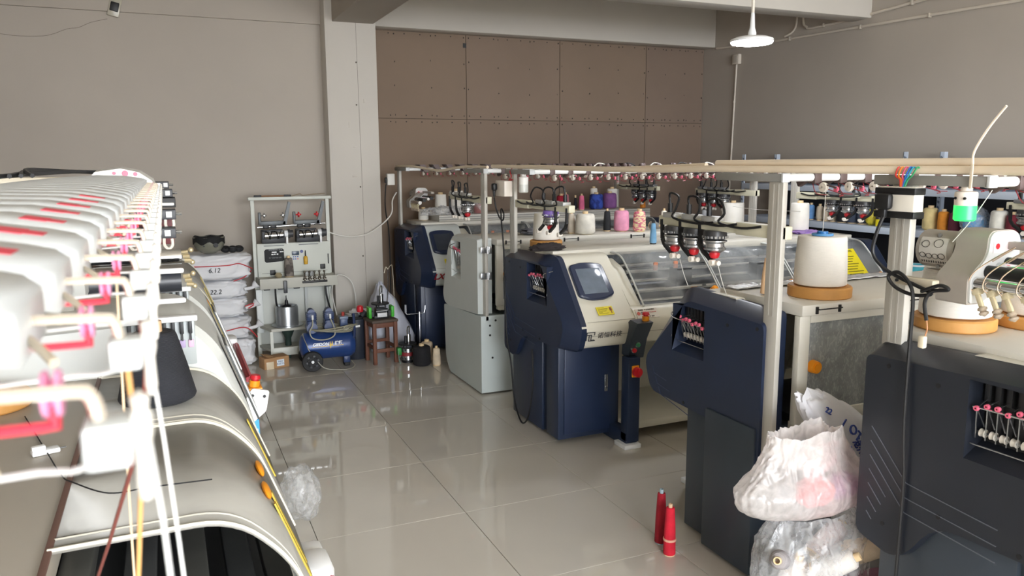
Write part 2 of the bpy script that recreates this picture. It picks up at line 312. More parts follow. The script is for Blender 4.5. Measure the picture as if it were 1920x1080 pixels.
def machine(X0, Yb, s, label, cover, head, base, tint, n_unit=18, drums=('m', 'm', 'm'), flush=False, bd=.87, logo=None, foot=True, Lg=3.05, fr=True, tz=1.81, near_bracket=True, wedge=False, pu=.05, pw=.026):
    T = thing('knitting_machine', (X0, Yb, 0), label, 'machine')
    P = lambda u, v, z: (u, -s*v, z)
    Y = lambda a, b: tuple(sorted((-s*a, -s*b)))
    def bx(b, u0, u1, v0, v1, z0, z1, bev=0): y0, y1 = Y(v0, v1); b.box(u0, u1, y0, y1, z0, z1, bev); return b
    # end cover with the side feeder window
    v0 = .06 if s < 0 else 0
    if flush: full = [(v0, .665), (v0, 1.29), (.66, 1.28), (.80, 1.16), (.965, .72), (.93, .64), (.80, .62)]; rad = [.01, .02, .03, .08, .05, .05, .03]
    else: full = [(v0, .49), (v0, 1.245), (.715, 1.268), (1.078, .832), (1.018, .665), (.34, .65), (.24, .50), (.17, .455)]; rad = [.04, .03, .05, .06, .06, .14, .12, .05]
    inn = []
    for v, z in full:
        if flush: inn.append((v - (.02 if v > .6 else 0), z - (.012 if z > 1.2 else -.004)))
        else: inn.append((v - (.10 if v > .6 else (0 if v <= v0 else .01)), z - (.05 if z > 1.2 else -.015)))
    A = round_poly(inn, rad); Fp = round_poly(full, rad)
    wv0, wv1, wz0, wz1 = ((.41, .73, .935, 1.20) if s > 0 else (.47, .73, .94, 1.185)) if not flush else (.46, .70, .90, 1.225)
    b = B(); bm = b.bm; dep = .05 if flush else .11
    R = b.loft([[P(0, v, z) for v, z in A], [P(dep*.8, v, z) for v, z in Fp], [P(.125, v, z) for v, z in Fp]], cap0=False)
    hole = [bm.verts.new(P(0, v, z)) for v, z in ((wv0, wz0), (wv1, wz0), (wv1, wz1), (wv0, wz1))]
    edges = [bm.edges.get((R[0][k], R[0][(k+1) % len(R[0])])) for k in range(len(R[0]))] + [bm.edges.new((hole[k], hole[(k+1) % 4])) for k in range(4)]
    bmesh.ops.triangle_fill(bm, use_beauty=True, use_dissolve=False, edges=edges)
    deep = [bm.verts.new(P(.10, v, z)) for v, z in ((wv0, wz0+.06), (wv1-.02, wz0+.06), (wv1-.02, wz1), (wv0, wz1))]
    for k in range(4): bm.faces.new((hole[k], hole[(k+1) % 4], deep[(k+1) % 4], deep[k]))
    b.done('end_cover', cover, T, 30)
    fb = B(); bx(fb, .085, .10, wv0, wv1-.02, wz0+.04, wz1); feeder = fb.done('side_feeder', BLACK, T)
    bb = B()
    for k in range(8):
        v = wv0+.02+(wv1-wv0-.06)*k/7; bx(bb, .06, .086, v-.009, v+.009, wz1-.075, wz1-.005, .002); bx(bb, .078, .086, v-.008, v+.008, wz0+.075, wz1-.08)
    bb.done('feeder_gate', DARK, feeder)
    wb_ = B(); zb = wz1-.068
    wb_.tube([P(.05, wv1+.0, wz1-.03), P(-.012, wv1-.012, wz1-.045), P(-.015, wv1-.015, zb+.005), P(.0, wv1-.05, zb-.008), P(.012, wv0+.01, zb-.02)], .0035, 6, 3); wb_.done('guide_rod', CHROME, feeder)
    em = UNIT.get('eyelet') or B().lathe([(.003, -.006), (.008, -.006), (.0095, 0), (.008, .006), (.003, .006)], seg=10, mat=Matrix.Rotation(PI/2, 4, 'Y')).done('eyelet', PINK, feeder)
    rm = UNIT.get('roller') or B().lathe([(.004, -.008), (.014, -.008), (.012, -.003), (.012, .003), (.014, .008), (.004, .008)], seg=12, mat=Matrix.Rotation(PI/2, 4, 'X')).done('roller', CER, feeder)
    UNIT['eyelet'], UNIT['roller'] = em, rm; wires = B()
    for k in range(8):
        v = wv0+.025+(wv1-wv0-.075)*k/7; zz = zb-.018+.016*k/7 + (.008 if k % 3 else -.004)
        e = em if em.parent == feeder and k == 0 else em.copy(); r = rm if rm.parent == feeder and k == 0 else rm.copy()
        for o in (e, r):
            if not o.users_collection: COL.objects.link(o)
            o.parent = feeder
        e.location = P(.008, v, zz); r.location = P(.052, v, wz0+.085)
        wires.tube([P(.07, v, wz1-.06), P(.01, v, zz), P(.045, v+.006, wz0+.11)], .0022, 4, 1); wires.tube([P(.01, v, zz), P(.03, v-.012, wz0+.07)], .002, 4, 1)
    wires.tube([P(.05, wv0+.005, wz0+.085), P(.05, wv1-.03, wz0+.085)], .005, 6, 1); wires.tube([P(.02, wv0+.005, wz0+.05), P(.02, wv1-.03, wz0+.052)], .0025, 5, 1)
    wires.tube([P(.012, wv1-.015, wz1-.07), P(.0, wv1+.005, wz0+.07), P(.02, wv1-.02, wz0+.055)], .002, 4, 1)
    wires.done('spring_wire', STEEL, feeder)
    # ridges and screw holes moulded in the cover
    if not flush:
        rb = B()
        for k in range(7 if s > 0 else 3):
            va, za = (.045, .93-.055*k) if s > 0 else (.93-.03*k, .80-.05*k)
            ln = (.26 if k < 3 else .22-.03*k)
            if s > 0: rb.tube([P(-.0005, va, za), P(-.0005, va+ln*.62, za-ln*.62)] + ([P(-.0005, va+ln*.62+.34, za-ln*.62-.025)] if k < 3 else []), .0022, 4, 1)
            else: rb.tube([P(.0, va-.03, za+.015), P(-.0005, va-.05, za-.02), P(-.0005, va-.16-.14*(k == 2), za-.035-.03*(k == 2))], .002, 4, 1)
        rb.done('ridge', tint, T)
        for v, z in ((.10, 1.17), (.30, 1.15), (.12, .58), (.34, .70), (.62, .69)): B().cyl(P(-.002, v, z), P(.004, v, z), .009, seg=10).done('screw_cap', BLACK, T)
    else:
        pass
    # base
    if flush:
        pf = round_poly([(0, .015), (0, .66), (.93, .62), (.90, .12), (.80, .015)], [.01, .005, .03, .1, .05])
        b = B(); b.loft([[P(.003, v, z) for v, z in pf], [P(.5, v, z) for v, z in pf]]); b.done('base_cabinet', base, T)
        vb = B()
        for k in range(5): bx(vb, .34, .44, -.004, .002, .22+.022*k, .232+.022*k, .003)
        vb.done('vent', M('#aab0ae', .5), T)
        for u, z in ((.13, .62), (.08, .58), (.08, .50), (.10, .31)): B().cyl(P(u, .001, z), P(u, -.003, z), .009, seg=10).done('bolt', BLACK, T)
        for z in (.99, 1.2):
            hg = B(); bx(hg, .005, .055, -.006, .0, z-.025, z+.025, .002); bx(hg, .075, .10, -.006, 0, z-.03, z+.03, .002); hg.cyl(P(.065, -.008, z-.03), P(.065, -.008, z+.03), .008, seg=8); hg.done('hinge', STEEL, T)
    else:
        if s > 0:
            b = B(); bx(b, .03, .5, .09, .60, .02, .80, .008); b.done('base_cabinet', base, T)
            b = B(); bx(b, .05, .48, .60, .69, .03, .78); bx(b, .02, .49, .69, bd, .035, .80, .006); b.done('base_front', base, T)
            d = B(); bx(d, .06, .42, bd, bd+.012, .07, .70, .005); d = d.done('door', M('#222f4b' if cover != BLACKN else '#262b33', .4, 0, .08, 3), T)
            lk = B(); bx(lk, .365, .39, bd+.012, bd+.02, .34, .46, .004); lk.cyl(P(.3775, bd+.02, .37), P(.3775, bd+.024, .37), .008, seg=10); lk.done('lock', STEEL, d)
        else:
            b = B(); bx(b, -.01, .5, .08, .43, .02, .72, .006); b.done('base_cabinet', base, T)
            b = B(); bx(b, .05, .5, .43, .65, .02, .72, .004); b.done('base_front', base, T)
    # tray, rear panel, foot
    b = B(); bx(b, .49, Lg-.4, .15, 1.0, .08, .13, .006); b.done('tray', CREAM, T)
    b = B(); bx(b, .49, Lg-.4, .28, .30, .13, .78); b.done('rear_panel', CREAM, T)
    if foot:
        b = B(); bx(b, .41, .50, 1.03, 1.12, .04, .62, .006); bx(b, .41, .50, .2, 1.1, .005, .10, .004); b.done('leg_post', base, T)
        b = B(); bx(b, .38, .505, 1.0, 1.14, 0, .03, .003); b.done('foot_plate', WHITE, T)
        sw = B(); bx(sw, .43, .485, 1.12, 1.135, .49, .57, .008); sw = sw.done('main_switch', ORANGE, T)
        kn = B(); kn.cyl(P(.458, 1.135, .53), P(.458, 1.165, .53), .032, seg=16); bx(kn, .452, .466, 1.16, 1.178, .50, .56, .003); kn.done('switch_knob', RED, sw)
        # start arm with emergency stop
        b = B(); pf = [(.98, .62), (1.06, .60), (1.10, .74), (1.17, .86), (1.08, .87), (1.0, .80)]
        b.loft([[P(.44, v, z) for v, z in pf], [P(.56, v, z) for v, z in pf]]); arm = b.done('control_arm', SLATE, T)
        b = B(); b.cyl(P(.53, 1.125, .864), P(.53, 1.125, .895), .024, seg=16); b.done('stop_collar', ORANGE, arm)
        b = B(); b.cyl(P(.53, 1.125, .893), P(.53, 1.125, .905), .016, seg=14); b.cyl(P(.53, 1.125, .905), P(.53, 1.125, .92), .026, .02, seg=16); b.done('stop_button', RED, arm)
        for (u, z, m_) in ((.49, .705, M('#3f8a5e', .4)), (.462, .67, RED)):
            b = B(); b.cyl(P(u, 1.085, z), P(u, 1.11, z-.006), .015, seg=12); b.done('push_button', m_, arm)
            b = B(); b.cyl(P(u, 1.08, z), P(u, 1.10, z-.005), .019, seg=12); b.done('button_ring', STEEL, arm)
    # head housing with screen
    pf = round_poly([(.35, 1.2), (.35, 1.262), (.66, 1.262), (.955, .955), (1.075, .84), (1.02, .69), (.5, .66)], [.005, .02, .05, .1, .05, .03, .02])
    b = B(); b.loft([[P(.09, v, z) for v, z in pf], [P(.50, v, z) for v, z in pf]]); b.done('head_housing', head, T, 25)
    # lower front rail under the hoods
    pf = round_poly([(.92, .93), (1.0, .93), (1.075, .84), (1.02, .69), (.9, .69)], [.004, .03, .05, .02, .01])
    b = B(); b.loft([[P(.50, v, z) for v, z in pf], [P(Lg-.16, v, z) for v, z in pf]]); b.done('front_rail', head, T, 25)
    def slant(u, va, za, vb, zb, off=0):
        ex = Vector((s, 0, 0)); ey = Vector(P(0, va-vb, za-zb)).normalized(); ez = ex.cross(ey)
        m = Matrix((ex, ey, ez)).transposed().to_4x4(); m.translation = Vector(P(u, (va+vb)/2, (za+zb)/2)) + ez*off; return m
    m0 = slant(.285, .70, 1.222, .945, .967, .003) @ Matrix.Diagonal((.82, .90, 1, 1))
    pl_ = round_poly([(-.155, .15), (-.05, .172), (.05, .172), (.155, .15), (.165, -.13), (.06, -.165), (-.06, -.165), (-.165, -.13)], .03)
    b = B(); b.loft([[m0 @ Vector((x, y, -.01)) for x, y in pl_], [m0 @ Vector((x, y, .012)) for x, y in pl_], [m0 @ Vector((x*.95, y*.95, .018)) for x, y in pl_]]); scn = b.done('screen_bezel', M('#26304a', .3, 0, .05, 5), T)
    b = B(); b.box(-.112, .112, -.118, .112, .012, .0195, .003, m0); b.done('screen', M('#6d7988' if logo != 'A' else '#3c424d', .12, 0, .12, 12, .02, 30), scn)
    m1 = slant(.30, .955, .957, 1.02, .892, .004)
    b = B(); b.box(-.06, .06, -.035, .03, -.002, .0035, 0, m1); yl = b.done('warning_label', YELLOW, T)
    b = B(); b.box(.034, .052, -.006, .022, .0035, .0045, .004, m1); b.box(.04, .046, -.025, -.004, .0035, .0045, 0, m1); b.done('hand_symbol', M('#8a4a2c', .6), yl)
    b = B()
    for k, w in enumerate((.05, .075, .07, .06, .03, .07)): b.box(-.052, -.052+w, .02-.009*k, .0225-.009*k, .0035, .0042, 0, m1)
    b.done('print_line', M('#6b6410', .7), yl)
    b = B(); b.tube([P(.14, 1.045, .868), P(.33, 1.0455, .868), P(.50, 1.0455, .868)], .0016, 4, 1); b.done('panel_joint', M('#8e8b80', .6), T)
    b = B(); b.tube([P(.14, 1.05, .775), P(1.2, 1.05, .775), P(Lg-.2, 1.05, .775)], .0022, 4, 1); b.done('rail_joint', M('#6f6d64', .6), T)
    m2 = slant(.255, 1.066, .83, 1.036, .73, .006)
    if logo == 'A':
        text('maker_lettering', 'LXC', .085, M('#9c1f2a', .4), T, m2 @ Matrix.Translation((-.075, .01, .002)), shear=.3, bold=.002)
        text('maker_lettering', '—\n—', .03, M('#30343c', .4), T, m2 @ Matrix.Translation((.06, .01, .002)), shear=.3)
    if logo == 'B':
        b = B(); b.box(-.13, -.125, -.028, .032, 0, .002, 0, m2); b.box(-.13, -.07, .027, .032, 0, .002, 0, m2); b.box(-.112, -.106, -.03, .01, 0, .002, 0, m2); b.box(-.096, -.09, -.03, .01, 0, .002, 0, m2); b.box(-.125, -.09, .008, .014, 0, .002, 0, m2); b.box(-.112, -.062, -.034, -.029, 0, .002, 0, m2); b.box(-.09, -.067, -.03, -.024, 0, .002, 0, m2); b.box(-.074, -.068, .008, .032, 0, .002, 0, m2)
        b.done('maker_emblem', M('#3a3c40', .5), T)
        text('maker_lettering', '诺恒科技', .046, M('#44464a', .5), T, m2 @ Matrix.Translation((.045, 0, .002)))
        m3 = slant(.60, 1.0, .925, 1.06, .855, .004); b = B(); b.box(-.085, .085, -.036, .036, -.002, .002, 0, m3); st = b.done('dealer_sticker', M('#dcd6cc', .5), T)
        text('sticker_print', '维修部: 专业维修横机', .0135, M('#3b3030', .6), st, m3 @ Matrix.Translation((0, .025, .003)), .0003); text('sticker_print', '13735260148', .0135, M('#c0392b', .6), st, m3 @ Matrix.Translation((.035, .006, .003)), .0003); text('sticker_print', '电控 配件 编织', .012, M('#3b3030', .6), st, m3 @ Matrix.Translation((.01, -.026, .003)), .0003)
        b = B(); b.cyl(m3 @ Vector((-.066, 0, .001)), m3 @ Vector((-.066, 0, .004)), .013, seg=14); b.done('sticker_seal', M('#d0604c', .5), st)
        text('sticker_print', '盛田', .024, M('#4a4646', .6), st, m3 @ Matrix.Translation((-.028, 0, .003)), .0003)
    # carriage side shell beside the head
    b = B(); pf = round_poly([(.40, 1.10), (.55, 1.22), (.72, 1.16), (.97, .92), (.94, .86), (.4, .86)], .04); b.loft([[P(.515, v, z) for v, z in pf], [P(.60, v, z) for v, z in pf]]); b.done('side_shell', CREAM, T)
    # needle bed under the hood
    b = B(); pf = [(.30, .86), (.30, 1.05), (.62, 1.12), (.90, .88)]; b.loft([[P(.66, v, z) for v, z in pf], [P(Lg-.2, v, z) for v, z in pf]]); bed = b.done('needle_bed', M('#4d4f53', .4, .4, .15, 9), T)
    b = B()
    for v, z, r in ((.66, 1.115, .016), (.73, 1.06, .012), (.80, 1.0, .02), (.87, .945, .013), (.57, 1.15, .018)): b.cyl(P(.66, v, z), P(Lg-.2, v, z), r, seg=10)
    b.done('guide_rail', CHROME, bed)
    b = B()
    for u in (1.0, 1.05, 1.72, 2.3): bx(b, u, u+.08, .70, .80, 1.02, 1.14, .006)
    b.done('yarn_carrier', DARK, bed)
    # hoods
    cuts = [(.60, 1.28), (1.285, 1.98), (1.99, Lg-.16)]
    pf = round_poly([(.52, 1.252), (.68, 1.243), (.80, 1.13), (.985, .93)], [0, .06, .05, 0], 5)[4:-4]
    for a, c in cuts:
        b = B()
        def hf(i, j): v, z = pf[min(int(round(j*(len(pf)-1))), len(pf)-1)]; return P(a+(c-a)*i, v, z)
        b.grid(hf, 2, len(pf)); hd = b.done('hood', HOOD, T, 60, solid=.004)
        for u in (a+.006, c-.006): B().tube([P(u, v, z+.004) for v, z in pf], .007, 5, 1).done('hood_edge', M('#c9ccca', .3), hd)
        b = B(); b.cyl(P(c-.06, .925, .985), P(c-.06, .955, 1.005), .026, seg=16); b.cyl(P(c-.06, .95, 1.0), P(c-.06, .962, 1.01), .018, seg=16); b.done('hood_knob', ORANGE, hd)
        if a < 2 and s > 0:
            for u in (a+.25, a+.42) if a < 1 else (): b = B(); bx(b, u-.018, u+.018, .742, .758, 1.13, 1.19, .008); b.done('hood_latch', M('#d98c6a', .4), hd)
    if logo == 'B':
        m4 = slant(2.62, .73, 1.20, .93, .99, .008); b = B(); b.box(-.11, .11, -.17, .13, -.001, .001, 0, m4); nt_ = b.done('hood_notice', YELLOW, T)
        text('notice_print', '安全操作须知', .026, M('#4a4410', .7), nt_, m4 @ Matrix.Translation((0, .105, .002)), .0003)
        b = B()
        for k in range(9): b.box(-.085, -.085+.10+.07*((k*37) % 10)/10, .075-.024*k, .082-.024*k, .001, .0018, 0, m4)
        b.done('print_line', M('#6b6410', .7), nt_)
    # far end cover
    b = B(); pf2 = [(v*.97, z-.012) for v, z in full]; A2 = round_poly(pf2, rad); b.loft([[P(Lg-.155, v, z) for v, z in A2], [P(Lg-.05, v, z) for v, z in A2], [P(Lg, v-.04*(v > .6), z-.02*(z > 1.2)) for v, z in A2]]); b.done('far_cover', cover, T, 30)
    b = B(); bx(b, Lg-.45, Lg-.02, .1, .7, .02, .7, .01); b.done('far_cabinet', base, T)
    # yarn table on top, back frame
    b = B(); bx(b, .14, Lg-.12, -.015, .54, 1.232, 1.282, .006); tb = b.done('yarn_table', M('#cfccc2', .5, 0, .06, 2), T)
    for u in (.22, .75, 1.4):
        b = B(); b.tube([P(u, -.016, 1.262), P(u, -.034, 1.262), P(u+.13, -.034, 1.262), P(u+.13, -.016, 1.262)], .003, 5, 1); bx(b, u-.006, u+.006, -.022, -.014, 1.24, 1.272); bx(b, u+.124, u+.136, -.022, -.014, 1.24, 1.272)
        b.done('drawer_handle', BLACK, tb)
    b = B(); bx(b, .14, .20, -.005, .03, .74, 1.232, .004); bx(b, Lg-.2, Lg-.14, -.005, .03, .74, 1.232, .004); bx(b, .2, Lg-.2, -.005, .03, 1.20, 1.232); bx(b, .2, Lg-.2, -.005, .03, .74, .79, .003); bx(b, 1.5, 1.55, -.003, .03, .79, 1.2); fm = b.done('back_frame', M('#dbd9cf', .45, 0, .03, 3), T)
    for a, c in ((.2, 1.5), (1.55, Lg-.2)):
        b = B(); bx(b, a, c, .008, .014, .79, 1.2); b.done('back_pane', FROST, fm)
    b = B(); b.cyl(P(.235, .008, 1.0), P(.235, -.022, 1.0), .03, .027, seg=18); b.cyl(P(.235, -.02, 1.0), P(.235, -.026, 1.0), .019, seg=18); b.done('pane_knob', ORANGE, fm)
    b = B(); bx(b, .16, Lg-.15, .0, .06, .70, .745, .004); bx(b, .5, Lg-.4, .05, .07, .1, .70); b.done('back_panel', CREAM, T)
    b = B(); bx(b, .2, Lg-.2, .09, .55, .72, .76); b.done('inner_floor', DARK, T)
    # yarn stand: posts, crossbars, rail
    pv0, pv1 = (0, .085); z0 = 1.23 if s > 0 else .62
    rv = .36 if s > 0 else .035; cv0, cv1 = (-.08, .36) if s > 0 else (.01, .44)
    for u in (pu, Lg-.30):
        if s < 0 and u < .1: b = B(); bx(b, u, u+pw, pv0, pv1, z0, tz, .003)
        else: b = B(); bx(b, u, u+pw, pv0, pv1, 1.22, tz, .003)
        for k in (1, 2): vv = pv0+(pv1-pv0)*k/3; bx(b, u-.0015, u+.001, vv-.004, vv+.004, 1.24, tz-.01)
        b.done('post', ALU, T)
        b = B(); bx(b, u-.004, u+.032, cv0, cv1, tz, tz+.0345, .003); cb = b.done('crossbar', GREYP, T)
        b = B(); vv = cv1 if s > 0 else cv0; d_ = .004 if s > 0 else -.004; bx(b, u-.006, u+.034, vv, vv+d_*3, tz-.002, tz+.036, .002); b.done('end_cap', M('#c9ccce', .5), cb)
    b = B(); b.cyl(P(pu+.03, rv, tz+.017), P(Lg-.25, rv, tz+.017), .017, seg=12); b.done('yarn_rail', M('#eceeee', .35), T)
    for k in range(n_unit):
        u = .22+.145*k
        ku = ('u', s, wedge)
        if ku not in UNIT:
            b = B(); b.box(-.014, .014, -.06, .10, .0, .03, .006, Matrix.Rotation(-.5, 4, 'X')) if not wedge else b.loft([[(-.055, y, .045), (.005, y, .045), (.05, y, -.025), (.0, y, -.03)] for y in (-.09, .06)]); b.box(-.02, .02, -.02, .02, -.03, .022, .004); b.cyl((0, -.03, -.028), (0, -.12, -.045), .004, seg=6); o = b.done('yarn_tensioner', M('#5b4a48', .5, 0, .1, 12), T)
            d = B(); d.lathe([(.004, -.01), (.02, -.008), (.022, -.002), (.012, 0), (.022, .002), (.02, .008), (.004, .01)], (0, 0, 0), 14, Matrix.Translation((0, -.05, -.045)) @ Matrix.Rotation(PI/2, 4, 'Y')).done('disc', CER, o)
            d = B(); d.lathe([(.003, -.006), (.012, -.004), (.012, .004), (.003, .006)], (0, 0, 0), 10, Matrix.Translation((.03, -.09, -.052)) @ Matrix.Rotation(PI/2, 4, 'Y')).done('eyelet', PINK, o)
            d = B(); d.tube([(.015, .04, -.02), (.03, -.03, -.05), (.06, -.10, -.075), (.03, -.11, -.08)], .0022, 5, 3); d.tube([(-.012, 0, -.03), (-.03, -.04, -.07), (-.01, -.08, -.075)], .002, 5, 3); d.done('tension_wire', M('#8c2f38', .4), o)
            o.location = P(u, rv, tz+.02); UNIT[ku] = o
        else: clone(UNIT[ku], T, (0, 0, 0)).location = P(u, rv, tz+.02)
    # storage feeders on brackets fixed to the posts
    for side, u in enumerate((pu+.03, Lg-.28)):
        if side == 0 and not near_bracket: continue
        b = B(); bx(b, u-.014, u+.03, .02, .92, 1.572, 1.618, .003); bx(b, u-.022, u+.032, .07 if s > 0 else .0, .30, 1.568, 1.624, .004); br = b.done('feeder_bracket', M('#d8d5be', .45, 0, .04, 4), T)
        for k, v in enumerate((.47, .63, .79)):
            dm = drums[k] if side == 0 else 'm'
            key = ('f', s, dm, round(u > 1))
            b = B(); bx(b, u-.03, u+.03, v-.03, v+.075, 1.612, 1.638, .005)
            fd = b.done('yarn_feeder', M('#a9a9a6' if side == 0 else '#77787a', .4, .2, .08, 9), T)
            b = B(); pth = [(v+.10, 1.60), (v+.095, 1.50), (v+.075, 1.47), (v+.0, 1.425)]
            for (va, za), (vb_, zb_) in zip(pth, pth[1:]):
                d_ = Vector((0, -s*(vb_-va), zb_-za)); b.tube([P(u-.012, va, za), P(u-.012, vb_, zb_)], .0115, 4, 1)
            b.done('hook_arm', BLACK, fd)
            b = B(); b.cyl(P(u-.028, v-.005, 1.42), P(u-.004, v-.005, 1.42), .015, seg=12); b.cyl(P(u-.004, v-.03, 1.42), P(u-.004, v+.01, 1.42), .008, seg=8); b.cyl(P(u-.004, v-.04, 1.42), P(u-.004, v-.028, 1.42), .012, seg=10); b.done('ceramic_roller', CER, fd)
            if dm != '0':
                col = {'m': M('#2c2c2e', .4), 'p': M('#7a5fb0', .45, 0, .06, 9), 'w': CER}[dm]
                b = B(); b.lathe([(0, 1.572), (.052, 1.572), (.055, 1.56), (.055, 1.536), (.04, 1.53)], P(u, v, 0), 20); b.done('drum', col, fd)
                b = B(); b.lathe([(.03, 1.532), (.056, 1.527), (.057, 1.522), (.043, 1.512), (.045, 1.496), (.053, 1.49), (.052, 1.482), (.03, 1.468), (0, 1.466)], P(u, v, 0), 20)
                for q in range(20): a_ = q*PI/10; c_ = P(u+.056*math.cos(a_), v+.056*math.sin(a_), 0); b.box(c_[0]-.004, c_[0]+.004, c_[1]-.004, c_[1]+.004, 1.537, 1.548)
                b.done('drum_ring', STEEL, fd)
                b = B(); b.lathe([(.024, 1.469), (.026, 1.458), (.019, 1.442), (0, 1.436)], P(u, v, 0), 14); b.done('feeler_ball', RED, fd)
        b = B()
        for k, v in enumerate((.47, .63, .79)): b.cyl(P(u, v+.05, 1.635), P(u, v+.05, 1.685), .013, seg=8); b.tube([P(u, v+.05, 1.68), P(u-.01, v+.04, 1.712+.012*k), P(u-.02, v-.05, 1.72), P(u-.03, v-.10+.03*k, 1.66), P(u-.03, v-.06+.02*k, 1.615), P(u-.03, v-.22, 1.60), P(u-.025, v-.34, 1.615)], .006, 6, 4)
        b.done('feeder_cable', BLACK, T)
    return T
m_far = machine(2.25, 8.35, 1, 'dark blue knitting machine against the brown board wall, red lettering under its screen', NAVY, LGREY, NAVY2, M('#2d3a5a', .4), logo='A', foot=False, drums=('m', 'm', 'm'), wedge=True, near_bracket=False)
m_white = machine(2.27, 5.84, -1, 'pale grey knitting machine with hinged back and white end cover', LGREY, LGREY, M('#c2cbca', .45, 0, .03, 3), WHITE, flush=True, foot=False, pu=.045, drums=('m', '0', '0'))
m_mid = machine(2.30, 5.42, 1, 'dark blue knitting machine with grey touch screen and cupboard door facing the aisle', NAVY, CREAM, NAVY2, M('#33415f', .4), logo='B', drums=('0', 'p', '0'))
m_near = machine(2.33, 2.56, -1, 'dark blue knitting machine turned round, frosted back pane, white cone on its table', NAVY, CREAM, SLATE, M('#33415f', .4), drums=('m', 'm', 'm'), pu=.015)
m_black = machine(2.33, 2.07, 1, 'near-black knitting machine with a hanging power cable and the green signal light', BLACKN, CREAM, M('#353d47', .4, 0, .08, 4), M('#5c616a', .4), foot=False, near_bracket=False, pu=.07, pw=.032)

for k in range(9):
    x = .55+.24*k; B().tube([(x, -.36, 1.85), (x+.02, -.36, 1.868), (x+.06, -.35, 1.885), (x+.11, -.36, 1.872), (x+.13, -.36, 1.85)], .004, 5, 4).done('cable_loop', BLACK if k % 2 else M('#e4e2dc', .5), m_mid)
